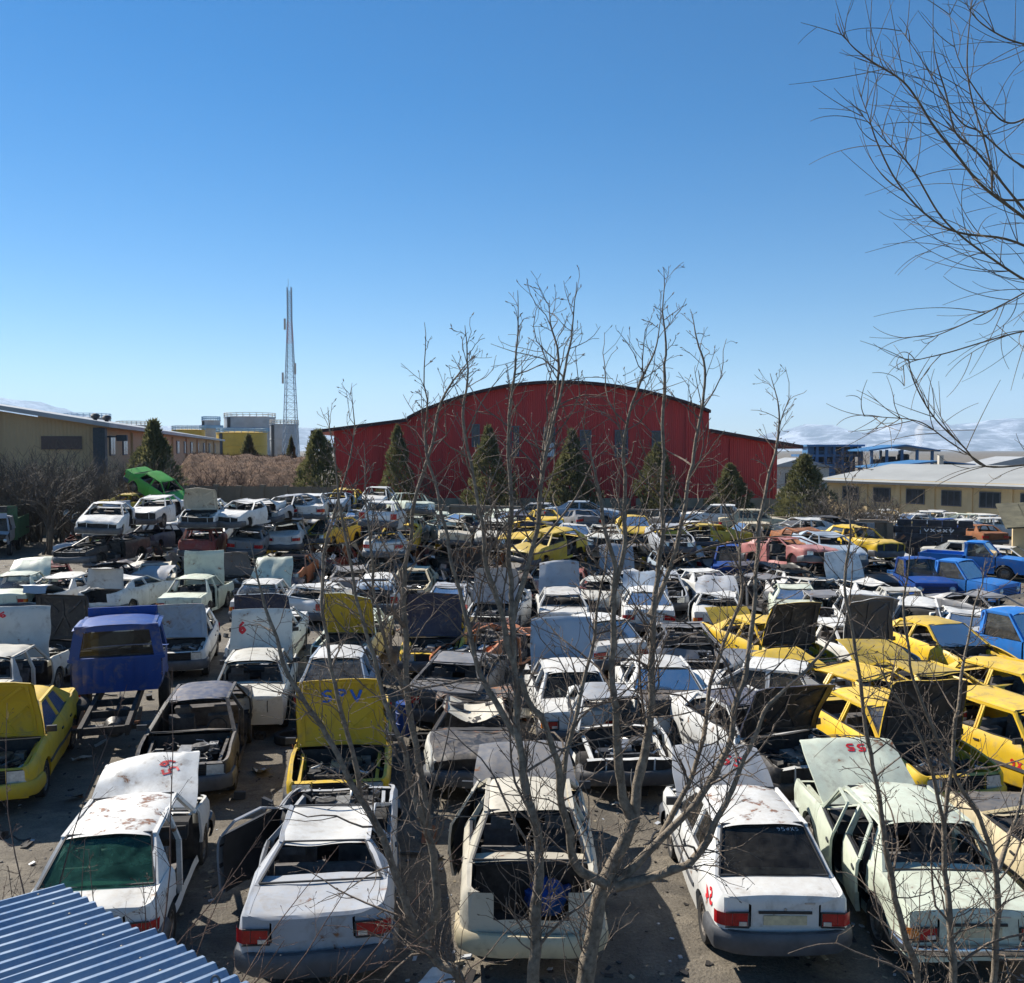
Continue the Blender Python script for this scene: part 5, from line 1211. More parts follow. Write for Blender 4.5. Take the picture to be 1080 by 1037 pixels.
# ---- stacks: ground layer, second and third layer
STK = [  # (u, v of the roof, level, type, colour, heading, options)
    (128, 560, 0, 'wedge', 'green', 0, {}), (118, 545, 1, 'boxy', 'offwhite', 8, dict(hood='open', hoodcol='silver')), (112, 530, 2, 'wedge', 'white', 200, {}), (160, 562, 0, 'wedge', 'darkgrey', 185, {}), (164, 541, 1, 'boxy', 'palegreen', 186, dict(wheels='1111')), (166, 523, 2, 'boxy', 'white', 186, dict(wheels='1111', hoodcol='white')),
    (180, 560, 0, 'boxy', 'palegreen', 30, {}), (98, 562, 0, 'small', 'lightblue', 100, {}),
    (228, 572, 0, 'wedge', 'darkgrey', 180, {}), (229, 549, 1, 'small', 'white', 182, dict(wheels='1111')), (260, 572, 0, 'boxy', 'dullyellow', 180, {}), (255, 556, 0, 'boxy', 'offwhite', 170, {}),
    (216, 526, 2, 'small', 'white', 186, dict(hood='open', hoodcol='beige')), (262, 525, 2, 'wedge', 'white', 165, {}),
    (300, 560, 0, 'wedge', 'darkgrey', 170, {}), (297, 541, 1, 'taxi', 'silver', 165, dict(wheels='1111')), (288, 564, 0, 'wedge', 'yellow', 172, {}), (306, 522, 2, 'wedge', 'silver', 165, {}), (328, 520, 2, 'wedge', 'white', 2, {}),
    (345, 560, 0, 'wedge', 'navy', 160, {}), (350, 548, 1, 'hatch', 'yellow', 158, {}), (330, 537, 1, 'hatch', 'white', 178, {}),
    (365, 515, 2, 'hatch', 'yellow', 180, {}), (382, 556, 0, 'wedge', 'lightblue', 180, {}), (380, 535, 1, 'wedge', 'silver', 184, {}), (398, 514, 2, 'small', 'white', 180, {}), (404, 528, 2, 'hatch', 'white', 4, {}), (417, 541, 1, 'wedge', 'darkgrey', 0, {}), (416, 560, 0, 'wedge', 'black', 0, {}), (432, 520, 2, 'boxy', 'palegreen', 195, {}),
    (452, 556, 0, 'wedge', 'lightblue', 170, {}), (455, 539, 1, 'boxy', 'palegreen', 100, {}), (489, 540, 1, 'wedge', 'palegreen', 120, {}), (490, 560, 0, 'wedge', 'navy', 160, {}), (520, 548, 1, 'small', 'offwhite', 180, {}), (530, 565, 0, 'small', 'silver', 10, {}), (540, 541, 1, 'wedge', 'navy', 90, {}),
    (558, 566, 0, 'hatch', 'black', 185, {}), (556, 551, 1, 'taxi', 'yellow', 170, {}), (578, 560, 1, 'hatch', 'dullyellow', 140, {}), (605, 552, 1, 'wedge', 'white', 180, {}), (604, 566, 0, 'boxy', 'offwhite', 180, {}), (638, 552, 1, 'boxy', 'offwhite', 170, {}), (640, 568, 0, 'wedge', 'burnt', 185, {}),
    (668, 545, 1, 'taxi', 'yellow', 180, {}), (670, 562, 0, 'wedge', 'grey', 180, {}), (692, 538, 1, 'hatch', 'darkgrey', 20, {}), (706, 552, 1, 'wedge', 'silver', 186, {}), (700, 566, 0, 'wedge', 'black', 180, {}), (740, 551, 1, 'taxi', 'dullyellow', 100, {}), (738, 566, 0, 'wedge', 'navy', 170, {}),
    (800, 566, 0, 'wedge', 'black', 180, {}), (793, 550, 1, 'boxy', 'cream', 100, {}), (832, 580, 0, 'wedge', 'darkgrey', 190, {}), (830, 563, 1, 'wedge', 'pink', 205, dict(side=.1)), (850, 556, 1, 'boxy', 'rusty', 190, {}), (868, 578, 0, 'wedge', 'navy', 185, {}), (866, 542, 1, 'wedge', 'black', 100, {}), (846, 545, 1, 'small', 'white', 90, dict(hood='none')), (872, 560, 1, 'wedge', 'lightblue', 180, {}),
    (902, 585, 0, 'boxy', 'grey', 185, {}), (902, 556, 1, 'boxy', 'yellow', 198, dict(wheels='1111')), (925, 592, 0, 'wedge', 'darkgrey', 170, {}), (780, 590, 0, 'wedge', 'navy', 100, {})]
LV = 1.25
for i, (u, v, lv_, tp, col, hd, kw) in enumerate(STK):
    kw = dict(kw); p = roofpos(u, v, lv_ * LV, 1.36); rn = random.Random(i * 7 + 1)
    kw.setdefault('hood', rn.choice(('closed', 'closed', 'none'))); kw.setdefault('wheels', '0000' if lv_ else rn.choice(('1111', '0000', '1100')))
    add(tp, col, (p.x, p.y), hd + rn.uniform(-6, 6), None, ('bottom stack layer', 'second stack layer', 'top stack layer')[lv_], detail=1, dent=rn.choice((.05, .09)), crush=rn.choice((.06, .14, .22)),
        seed=70 + i % 6, glassset='' if i % 4 else 'w', lights=rn.random() < .6, z=lv_ * LV + (.10 if lv_ and kw['wheels'] == '0000' else 0), tilt=(rn.uniform(-4, 4), rn.uniform(-4, 4)) if lv_ else (0, 0), doors=rn.choice(('cccc', 'cc-c', '-ccc', '--cc')), **kw)
# cars under and behind the named ones
rn = random.Random(77); fill = []
TP = ['wedge', 'boxy', 'small', 'wedge', 'hatch', 'taxi']; CL = ['white', 'offwhite', 'white', 'silver', 'palegreen', 'grey', 'navy', 'beige', 'lightblue', 'darkgrey', 'white', 'yellow', 'red', 'white', 'black']
occ = [(o.location.x, o.location.y, o.location.z) for o, *_ in PLACED]
for (x, y, z_) in list(occ):
    for l in range(0, int(round(z_ / LV))):
        if z_ > .5 and not any(abs(x - a) < 1.2 and abs(y - b) < 2.3 and abs(c_ - l * LV) < .5 for a, b, c_ in occ): fill.append((x + rn.uniform(-.1, .1), y + rn.uniform(-.2, .2), l)); occ.append((x, y, l * LV))
nsup = len(fill); cand = []
for Y in (41.5, 45.5, 49.5, 53.5, 57.5, 61, 38.2, 43.5, 47.5, 51.5, 55.5, 59):
    x = -.47 * Y + rn.uniform(0, 1.5)
    while x < .44 * Y:
        u = 540 + x / Y * FPX
        ok = all(abs(x - a) > 1.72 or abs(Y - b) > 3.4 or c_ > .6 for a, b, c_ in occ)
        if ok and Y < WALLY(u) - 2.6 and u > 75 and not (u > 920 and Y < 46):
            cand.append((x, Y, 0)); occ.append((x, Y, 0))
            if rn.random() < (.25 if Y < 44 else .85) and u < 880:
                cand.append((x + rn.uniform(-.15, .15), Y + rn.uniform(-.3, .3), 1))
                if Y > 47 and rn.random() < (.40 if 190 < u < 470 else .0): cand.append((x + rn.uniform(-.2, .2), Y + rn.uniform(-.3, .3), 2))
        x += rn.uniform(1.85, 2.2)
fill += cand[:max(0, 318 - len(PLACED) - nsup - 32)]
for i, (x, y, lv_) in enumerate(fill):
    add(rn.choice(TP), rn.choice(CL), (x, y), rn.choice((0, 180, 180, 175, 10, 188)) + rn.uniform(-8, 8), None, ('bottom stack layer', 'second stack layer', 'top stack layer')[lv_], detail=0 if y > 44 else 1, dent=rn.choice((.05, .09)), crush=rn.choice((.06, .14, .22)),
        seed=70 + i % 6, glassset='' if i % 5 else 'w', hood=rn.choice(('closed', 'none', 'closed', 'open')) if lv_ > 1 else rn.choice(('closed', 'none')), wheels='0000', lights=rn.random() < .5, z=lv_ * LV + (.10 if lv_ else 0), doors=rn.choice(('cccc', 'cc-c', '-ccc')), tilt=(rn.uniform(-4, 4), rn.uniform(-4, 4)) if lv_ else (0, 0))
# three that stand on the heap at far left and by the wall
add('wedge', 'green', tuple(at_y(167, 513, 54).xy), 246, 'lime green saloon tipped nose down on top of the left heap', 'wrecks heaped high at far left', detail=1, glassset='', dent=.01, z=3.15, tilt=(-26, 6), wheels='1111', seed=3)
add('wedge', 'dullyellow', tuple(at_y(146, 520, 54).xy), 255, 'mustard yellow wreck under the tipped lime green saloon', 'wrecks heaped high at far left', detail=1, glassset='', dent=.08, z=2.2, wheels='0000', hood='none', seed=71)
add('wedge', 'black', tuple(at_y(152, 520, 54).xy), 265, 'dark crushed wreck at the base of the left heap', 'wrecks heaped high at far left', detail=1, glassset='', dent=.09, crush=.3, z=1.1, wheels='0000', seed=72)
add('wedge', 'grey', tuple(at_y(152, 520, 54).xy), 265, 'grey crushed wreck lowest in the left heap', 'wrecks heaped high at far left', detail=0, glassset='', dent=.09, crush=.3, z=0, wheels='0000', seed=73)
for (tp, col, u, v, hd, lb) in (('boxy', 'white', 758, 533, 78, 'clean white boxy saloon side-on against the brown wall'), ('small', 'cream', 795, 538, 265, 'cream-roofed white saloon side-on against the brown wall'), ('wedge', 'silver', 565, 531, 80, 'silver saloon side-on against the brown wall'), ('taxi', 'lightblue', 615, 530, 260, 'light blue saloon side-on against the brown wall')):
    wy = WALLY(u) - 2.4; p = at_y(u, v, wy)
    add('wedge', 'grey', (p.x, p.y), hd + 5, None, 'bottom stack layer', detail=0, crush=.4, dent=.08, z=0, glassset='', wheels='0000', seed=74)
    add(tp, col, (p.x, p.y), hd, lb, 'cars side-on along the back wall', detail=1, dent=.02, z=p.z - 1.36, glassset='s', wheels='1111', seed=50)
# yard beyond the wall on the right
rn = random.Random(12)
BEY = [(905, 548, 'white'), (925, 546, 'silver'), (945, 545, 'darkgrey'), (962, 543, 'white'), (975, 540, 'white'), (992, 539, 'silver'), (1003, 541, 'white'), (958, 551, 'yellow'), (975, 552, 'lightblue'), (996, 547, 'blue'), (1010, 548, 'white'), (1022, 543, 'palegreen'), (1030, 540, 'white'), (1037, 546, 'offwhite'), (1053, 547, 'white'), (1066, 543, 'silver'), (1078, 543, 'yellow'), (1030, 553, 'rusty'), (1045, 538, 'white'), (915, 541, 'grey'), (935, 538, 'white')]
for i, (u, v, col) in enumerate(BEY):
    p = roofpos(u, v - 1); th = ((u - 540) / FPX * 84.0 - 28.5) / (19.5 + (u - 540) / FPX * 32.0); Y = min(max(p.y, WALLY(u) + 3.4), 84 - 32 * th - 3.2); p = at_y(u, v, Y)
    add(rn.choice(TP), col, (p.x, p.y), rn.choice((90, 70, 180, 110, 260, 0)) + rn.uniform(-15, 15), None, 'yard beyond wall', detail=0, dent=.05, crush=.05, seed=70 + i % 6, glassset='w' if i % 2 else '', wheels='1111', z=0, lights=bool(i % 2))
# ---- labels that single out each car
ORD = ['', 'first', 'second', 'third', 'fourth', 'fifth', 'sixth', 'seventh', 'eighth', 'ninth', 'tenth', 'eleventh', 'twelfth', 'thirteenth', 'fourteenth', 'fifteenth', 'sixteenth', 'seventeenth', 'eighteenth', 'nineteenth', 'twentieth']
def ordinal(n):
    if n <= 20: return ORD[n]
    tens = {2: 'twenty', 3: 'thirty', 4: 'forty', 5: 'fifty', 6: 'sixty', 7: 'seventy', 8: 'eighty', 9: 'ninety'}[n // 10]
    return tens + '-' + ORD[n % 10] if n % 10 else tens[:-1] + 'ieth'
rows = {}
for rec in PLACED:
    if rec[1]: rec[0]['label'] = rec[1]
    else: rows.setdefault((rec[2], rec[3]), []).append(rec)
for (row, col), recs in rows.items():
    recs.sort(key=lambda r: r[0].location.x / r[0].location.y)
    for i, (o, _, _, color, kn, kw) in enumerate(recs):
        st = 'with raised bonnet' if kw.get('hood') == 'open' else ('with open boot' if kw.get('lid') == 'open' else ('without bonnet' if kw.get('hood') == 'none' else ''))
        rp = row if isinstance(row, str) else 'fifth row'
        if rp.startswith('low row'): rp = 'low row before stacks'
        o['label'] = ' '.join(('%s %s %s, %s %s one from left, %s' % (CNAME[color], kn, st, ordinal(i + 1), CNAME[color], rp)).replace(' ,', ',').split())
        if len(recs) == 1: o['label'] = ' '.join(('%s %s %s, only one of its colour in the %s' % (CNAME[color], kn, st, rp)).replace(' ,', ',').split())
for rec in PLACED:
    if len(rec[0]['label'].replace('-', ' ').split()) > 16: rec[0]['label'] = rec[0]['label'].replace(' with raised bonnet', '').replace(' without bonnet', '').replace('rounded ', '').replace('old boxy ', '')
print('cars', len(PLACED))

# ---- blue truck cab on a bare chassis
def truck_cab(name, color, loc, head, label, bed=None, z=0):
    root = tag(empty(name, (loc[0], loc[1], z), (0, 0, R(head))), label, 'truck'); P = M[color]
    w, y0, y1, zb, zt, zw = .92, -.75, .95, .78, 2.26, 1.45
    def wx(z_): return lerp(w, .76, clamp((z_ - zw) / (zt - zw))) - .08 * clamp((zb + .15 - z_) / .15)
    mb = MB()
    def back(a, b):
        z_ = lerp(zb, zw + .05, b); return ((2 * a - 1) * (wx(z_) - .02), y0 + (.028 if int(a * 26 + .5) % 3 == 0 else 0) * (1 if .1 < b < .9 else 0), z_)
    mb.grid(back, 26, 6)
    for sg in (-1, 1):
        mb.grid(lambda a, b: (sg * wx(lerp(zb, zw, b)), lerp(y0, y1, a), lerp(zb, zw, b)), 8, 5, 0, flip=sg < 0)
        mb.bar((sg * .87, y0 + .03, zw), (sg * .74, y0 + .08, zt - .06), .20, .07, 0, (0, 1, 0)); mb.bar((sg * .87, y1, zw), (sg * .74, y1 - .35, zt - .06), .08, .07); mb.bar((sg * .75, y0 + .05, zt - .07), (sg * .75, y1 - .35, zt - .07), .08, .07)
        mb.grid(lambda a, b: (sg * (w - .02 - .1 * b), lerp(y1, y1 + .75, a), lerp(.7, 1.25 - .1 * a, b)), 4, 3, 0, flip=sg < 0)
    mb.grid(lambda a, b: ((2 * a - 1) * .92, lerp(y1, y1 + .75, b), 1.40 - .12 * b + .05 * (1 - (2 * a - 1) ** 2)), 8, 4)
    mb.bar((-.84, y0 + .06, zt - .09), (.84, y0 + .06, zt - .09), .1, .12); mb.bar((-.98, y0 + .02, zw + .06), (.98, y0 + .02, zw + .06), .06, .06)
    put('cab', mb, P, root)
    put('roof', MB().grid(lambda a, b: ((2 * a - 1) * .88, lerp(y0 - .02, y1 - .30, b), zt - .08 + .10 * (1 - abs(2 * a - 1) ** 3) - .03 * (2 * b - 1) ** 4), 12, 8), P, root)
    put('sun_visor', MB().grid(lambda a, b: ((2 * a - 1) * .74, y1 - .30 + .14 * b, zt + .16 - .28 * b), 8, 3).box((0, y1 - .36, zt + .06), (1.46, .05, .20)), P, root)
    put('rear_window', MB().quad((-.78, y0 + .02, zw + .14), (.78, y0 + .02, zw + .14), (.70, y0 + .06, zt - .18), (-.70, y0 + .06, zt - .18)), M['darkglass'], root, 0)
    put('windscreen', MB().quad((-.88, y1 - .02, zw + .02), (.88, y1 - .02, zw + .02), (.76, y1 - .33, zt - .12), (-.76, y1 - .33, zt - .12)), M['glass'], root, 0)
    put('seat', MB().box((0, -.2, 1.0), (1.6, .5, .25)).box((0, -.45, 1.35), (1.6, .16, .6)), M['seat'], root)
    ch = MB()
    for sg in (-1, 1): ch.bar((sg * .42, y1 + .6, .62), (sg * .42, -3.2, .62), .08, .20)
    for y in (-1.0, -1.9, -3.1): ch.bar((-.42, y, .62), (.42, y, .62), .08, .14)
    put('chassis_frame', ch, M['underbody'], root)
    put('rear_axle', MB().tube([(-.85, -2.3, .45), (.85, -2.3, .45)], .075, 10).lathe([(.001, -.22), (.14, -.18), (.22, 0), (.14, .18), (.001, .22)], 14, 'y', (.1, -2.3, .45)).tube([(.1, -2.2, .5), (.05, -.6, .6)], .045, 8), M['engine'], root)
    for sg in (-1, 1): put('leaf_spring', MB().bar((sg * .55, -1.75, .66), (sg * .55, -2.3, .52), .07, .05).bar((sg * .55, -2.3, .52), (sg * .55, -2.85, .66), .07, .05), M['rusty'], root)
    put('fuel_tank', MB().lathe([(.001, -.35), (.22, -.33), (.24, -.3), (.24, .3), (.22, .33), (.001, .35)], 14, 'y', (-.70, -1.35, .58)), M['underbody'], root)
    wm = wheel_mesh(.40, .24); t_, r_ = wm[0].mesh('tyre'), wm[1].mesh('rim')
    for (x, y) in ((-.86, .75), (.86, .75)) + (((.88, -2.3), (-.88, -2.3)) if bed else ()):
        ww = link('wheel', t_, [M['tyre']], root, (x, y, .40), (0, 0, 0 if x > 0 else PI)); link('rim', r_, [M['rim']], ww)
    if bed:
        put('headboard', MB().box((0, -.95, 1.75), (2.1, .08, 2.0)), M[bed], root)
        put('bed_floor', MB().box((0, -3.0, .86), (2.15, 4.1, .10)), M['underbody'], root)
        for sg in (-1, 1):
            pn = put('side_board', MB().box((sg * 1.06, -3.0, 1.45), (.05, 4.1, 1.15)), M[bed], root)
            for k in range(9): put('stake', MB().box((sg * 1.10, -1.1 - k * .47, 1.45), (.06, .09, 1.2)), M[bed], pn)
        put('tailboard', MB().box((0, -5.05, 1.4), (2.1, .05, 1.0)), M[bed], root)
        for sg in (-1, 1): put('headlamp', MB().lathe([(.001, .03), (.09, .01), (.1, -.04)], 12, 'y', (sg * .78, y1 + .78, .95)), M['clearlens'], root)
        put('sign_box', MB().box((0, .0, zt + .35), (1.3, .25, .35)), M['black'], root)
    return root
simple('truckgreen', (.07, .16, .075), .6, var=.25, scale=2); M['truckgreen'] = M['truckgreen']
truck_cab('truck_cab', 'blue', (-8.75, 20.6), 17, 'blue truck cab on a bare chassis, its back towards us')
truck_cab('flatbed_truck', 'silver', tuple(at_z(-6, 545, 2.2).xy), 200, 'pale truck with green stake bed at the far left edge', bed='truckgreen')

# ---- loose things about the yard
def loose_panel(x, y, rz, sx_, sy_, col, label, z=.03, tx=4, seed=1):
    mb = MB()
    def fn(a, b): return ((a - .5) * sx_, (b - .5) * sy_, .05 * (1 - (2 * a - 1) ** 2) + .05 * noise.noise(Vector((a * 2.5, b * 2.5, seed))))
    mb.grid(fn, 12, 12); mb.grid(lambda a, b: tuple(Vector(fn(a, b)) - Vector((0, 0, .012))), 12, 12, 0, True)
    o = put('scrap_sheet', mb, M[col]); o.location = (x, y, z + .05); o.rotation_euler = (R(tx), R(3), R(rz)); tag(o, label, 'scrap metal', 'loose body panels'); return o
loose_panel(-3.3, 13.9, 35, 1.1, .75, 'beige', 'beige scrap panel on the ground ahead of the silver-white saloon', seed=2)
loose_panel(4.1, 22.9, 8, 1.3, 1.1, 'grey', 'grey bonnet leaning beside the gutted grey saloon', z=.55, tx=40, seed=3)
loose_panel(5.8, 22.9, -6, 1.35, 1.1, 'silver', 'silver bonnet leaning near the yellow saloon with the black-lined bonnet', z=.55, tx=38, seed=4)
loose_panel(-.9, 9.9, 70, .9, .35, 'white', 'small white scrap strip on the ground beside the beige saloon', seed=5)
loose_panel(4.75, 9.8, 20, .30, .16, 'white', 'tiny white scrap on the ground by the pale green saloon', seed=6)
loose_panel(-13.6, 31.5, 60, 1.5, 1.2, 'grey', 'grey panel lying by the row of white saloons at left', z=.1, seed=7)
loose_panel(.3, 20.6, 20, .9, .6, 'cream', 'cream scrap panel between dark grey and white boxy saloons', seed=8)
rn = random.Random(9)
def loose_tyre(x, y, label, z=0):
    o = link('discarded_tyre', MESHC[('wheel', .30)][0], [M['tyre']], None, (x, y, .09 + z), (R(rn.uniform(-4, 4)), PI / 2, rn.uniform(0, 3))); tag(o, label, 'tyre', 'loose tyres')
loose_tyre(-4.6, 18.9, 'loose black tyre on the ground right of the black saloon'); loose_tyre(-1.8, 18.7, 'loose tyre by the burnt saloon'); loose_tyre(8.0, 22.8, 'loose tyre before the yellow wrecks')
dr = MB().lathe([(.001, .02), (.27, .02), (.29, 0), (.29, .28), (.30, .29), (.30, .31), (.29, .32), (.29, .58), (.30, .59), (.30, .61), (.29, .62), (.29, .88), (.27, .87), (.001, .86)], 22)
o = put('plastic_drum', dr, M['blue']); o.location = (-2.25, 19.5, 0); o.scale = (.75, .75, .75); tag(o, 'small blue drum left of the dark grey saloon', 'drum')
bg = MB(); bg.grid(lambda a, b: tuple(Vector((.24 * math.cos(2 * PI * a) * math.sin(PI * b) ** .6, .20 * math.sin(2 * PI * a) * math.sin(PI * b) ** .6, .17 * (1 - math.cos(PI * b)) + .16 * max(0, b - .7))) * (1 + .35 * noise.noise(Vector((math.cos(a * 6.283) * 2.2, math.sin(a * 6.283) * 2.2, b * 4))) + .12 * noise.noise(Vector((math.cos(a * 6.283) * 7, math.sin(a * 6.283) * 7, b * 9))))), 40, 24)
o = put('plastic_bag', bg, M['blue']); o.location = (.42, 10.95, .44); tag(o, 'crumpled blue plastic bag in the beige saloon boot', 'bag')
# crumpled sheet metal heaped between the stacked wrecks
mb = MB(); rn = random.Random(41)
for k in range(1300):
    Y = rn.uniform(36, 61); x = rn.uniform(-.46, .42) * Y; u = 540 + x / Y * FPX
    if Y > WALLY(u) - 1.5 or u < 70 or (u > 920 and Y < 46): continue
    s_ = rn.uniform(.25, .95); z_ = (rn.random() ** 1.6) * (.5 if Y < 42 else 1.5); e = Euler((rn.uniform(-1.2, 1.2), rn.uniform(-1.2, 1.2), rn.uniform(0, 6.3))).to_matrix(); o_ = Vector((x, Y, z_ + .12)); sd_ = rn.uniform(0, 99); ar = rn.uniform(.3, 1.0)
    mb.grid(lambda a, b: tuple(o_ + e @ Vector(((a - .5) * s_, (b - .5) * s_ * ar, .30 * s_ * noise.noise(Vector((a * 2.2, b * 2.2, sd_)))))), 3, 3, rn.choice((0, 0, 0, 1, 1, 2, 3, 4, 5, 5, 6)))
stuff(put('crumpled_scrap', mb, [M['white'], M['offwhite'], M['silver'], M['yellow'], M['navy'], M['burnt'], M['rusty']], smooth=25))
# small parts strewn between the nearer rows
mb = MB(); rn = random.Random(43)
for k in range(420):
    Y = 13.5 + 30 * rn.random(); x = rn.uniform(-.56, .56) * Y; q = rn.random()
    if q < .4: mb.tube(wander(rn, (x, Y, .04), (rn.gauss(0, 1), rn.gauss(0, 1), 0), rn.uniform(.3, 1.1), 5, .25), rn.uniform(.008, .03), 5, rn.choice((0, 2, 3)))
    elif q < .7:
        s_ = rn.uniform(.12, .45); sd_ = rn.uniform(0, 99); e = Euler((rn.uniform(-.4, .4), rn.uniform(-.4, .4), rn.uniform(0, 6.3))).to_matrix(); o_ = Vector((x, Y, .07))
        mb.grid(lambda a, b: tuple(o_ + e @ Vector(((a - .5) * s_, (b - .5) * s_ * .6, .2 * s_ * noise.noise(Vector((a * 2, b * 2, sd_)))))), 4, 3, rn.choice((1, 3, 3, 0, 0, 2)))
    else:
        s_ = rn.uniform(.05, .16); mb.box((x, Y, s_ * .5), (s_ * rn.uniform(.8, 2), s_, s_), rn.choice((0, 2)), rot=(rn.uniform(-.3, .3), rn.uniform(-.3, .3), rn.uniform(0, 6)))
stuff(put('strewn_parts', mb, [M['engine'], M['offwhite'], M['trim'], M['rusty'], M['silver']], smooth=30))
# small litter nobody could count
mb = MB(); rn = random.Random(31)
for k in range(3800):
    y = 9 + 40 * rn.random() ** 1.7; x = rn.uniform(-.58, .58) * y; s_ = rn.uniform(.012, .05) * (2.2 if rn.random() < .05 else 1); a = rn.uniform(0, 6.3)
    mb.box((x, y, s_ * .12 + .004), (s_ * rn.uniform(.6, 2.2), s_, s_ * rn.uniform(.08, .4)), rn.choice((0, 0, 1, 2, 3)), rot=(rn.uniform(-.3, .3), rn.uniform(-.3, .3), a))
stuff(put('scattered_litter', mb, [M['underbody'], M['plinth'], M['trim'], M['silver']], smooth=0))
# ------------------------------------------------------------------ vegetation
def bark(name, dark, light, sc=14):
    t = NT(name); co = t.coord(); n = t.noise(sc, 5, .65, co); n2 = t.noise(sc * .2, 3, .6, co)
    t.base(t.mix(t.math('MULTIPLY', n2, .6), t.ramp(n, [(.3, dark), (.7, light)]), tuple(c * .6 for c in dark))); t.pr(Roughness=.85); t.bump(t.math('ADD', n, t.math('MULTIPLY', t.noise(sc * 4, 4, .7, co), .5)), .9, .012); M[name] = t.mat
bark('bark', (.125, .098, .070), (.42, .345, .255), 22); bark('twig_tan', (.10, .072, .054), (.33, .26, .195), 30); bark('twig_red', (.075, .044, .034), (.24, .15, .11), 30); bark('bark_willow', (.10, .074, .046), (.30, .23, .14), 30)
bark('thicket', (.06, .048, .038), (.17, .14, .11), 3); bark('thicket_red', (.075, .042, .028), (.20, .115, .075), 3); simple('leafdry', (.30, .15, .04), .8)
def smooth_pts(pts, k=4):
    """Catmull-Rom through pts"""
    P_ = [Vector(p) for p in pts]; out = []
    for i in range(len(P_) - 1):
        p0 = P_[max(i - 1, 0)]; p1 = P_[i]; p2 = P_[i + 1]; p3 = P_[min(i + 2, len(P_) - 1)]
        for j in range(k):
            t = j / k; out.append(.5 * ((2 * p1) + (p2 - p0) * t + (2 * p0 - 5 * p1 + 4 * p2 - p3) * t * t + (3 * p1 - p0 - 3 * p2 + p3) * t ** 3))
    out.append(P_[-1]); return out
def sprout(mb, rn, pts, rads, n, lmin, lmax, rk, wob=.22, lift=.22, sides=5, depth=1, mat=0, spread=1.0, t0=.15, grav=.04):
    """side twigs along a branch"""
    for k in range(n):
        t = lerp(t0, .98, ((k + rn.random()) / n) ** 1.25); f = t * (len(pts) - 1); i = min(int(f), len(pts) - 2)
        p = pts[i].lerp(pts[i + 1], f - i); ax = (pts[i + 1] - pts[i]).normalized(); r = lerp(rads[i], rads[i + 1], f - i)
        q = Vector((rn.gauss(0, 1), rn.gauss(0, 1), rn.gauss(0, .6))); q = (q - ax * q.dot(ax)).normalized()
        d = ax * rn.uniform(.35, .9) + q * rn.uniform(.5, 1.1) * spread + Vector((0, 0, lift)); L_ = rn.uniform(lmin, lmax) * (1.15 - .88 * t)
        sg = max(4, int(L_ / .10)); sg = min(sg, 8); tp_ = wander(rn, p, d, L_, sg, wob, grav); r0 = min(r * .62, max(.0028, rk * (L_ ** .7))); rd = [lerp(r0, max(.0016, r0 * .28), j / sg) for j in range(sg + 1)]
        mb.tube(tp_, rd, sides, mat)
        if depth > 0: sprout(mb, rn, tp_, rd, rn.randrange(2, 6), L_ * .25, L_ * .7, rk, wob, lift, max(3, sides - 1), depth - 1, mat, spread, .2, grav)
        elif rn.random() < .5:     # a bud or short spur
            mb.tube([tp_[-1], tp_[-1] + d.normalized() * .018], [.0045, .002], 4, mat)

def stem_tree(name, label, stems, seed, basez, mat, cat='tree', rk=.010, nside=5, lmin=.25, lmax=.75, Y0=6.3):
    """stems: (points as (u, v), depth at start, depth at end, width in photo pixels at start and end)"""
    rn = random.Random(seed); first = at_y(stems[0][0][0][0], stems[0][0][0][1], stems[0][1]); root = tag(empty(name, (first.x, first.y, 0)), label, cat)
    off = Vector((first.x, first.y, 0))
    for k, (pts, ya, yb, wa, wb_) in enumerate(stems):
        n = len(pts); P3 = [at_y(u, v, lerp(ya, yb, i / (n - 1))) - off for i, (u, v) in enumerate(pts)]
        if basez is not None and pts[0][1] >= 1037:      # carried on below the frame to the ground
            d0 = (P3[0] - P3[1]).normalized(); P3 = [Vector((P3[0].x * .5 + d0.x * .3, P3[0].y, basez)), Vector((P3[0].x * .8, P3[0].y, P3[0].z * .45))] + P3
        sp = smooth_pts(P3, 5); m = len(sp)
        sp = [p + noise.noise_vector(p * 4 + Vector((k, seed, 0))) * .022 + noise.noise_vector(p * 13 + Vector((k, seed, 0))) * .006 for p in sp]
        rads = [max(.002, lerp(wa * .76, wb_ * .62, (i / (m - 1)) ** .62) / 2 / FPX * lerp(ya, yb, i / (m - 1))) * (1 + .16 * noise.noise(sp[i] * 9) + .10 * noise.noise(sp[i] * 31)) for i in range(m)]
        for i in range(9):
            if wb_ <= 4 and m > 12: rads[m - 1 - i] = min(rads[m - 1 - i], lerp(.0018, rads[m - 10], i / 9))
        mb = MB(); mb.tube(sp, rads, 9 if wa > 12 else 7)
        nodes = rn.randrange(2, 4)
        ln = sum((a - b).length for a, b in zip(sp, sp[1:]))
        so = put('trunk' if wa >= 22 else 'stem', mb, M[mat], root, 60)
        tb = MB(); sprout(tb, rn, sp, rads, max(2, int(ln * nside)), lmin, lmax, rk, depth=1, spread=.9)
        sprout(tb, rn, sp, rads, max(1, int(ln * 1.6)), .6, 1.35, rk * 1.25, wob=.20, depth=1, spread=1.0, lift=.1, grav=.02)
        if tb.v: stuff(put('twigs', tb, M['twig_tan'] if mat == 'bark' else M[mat], so, 60))
    return root
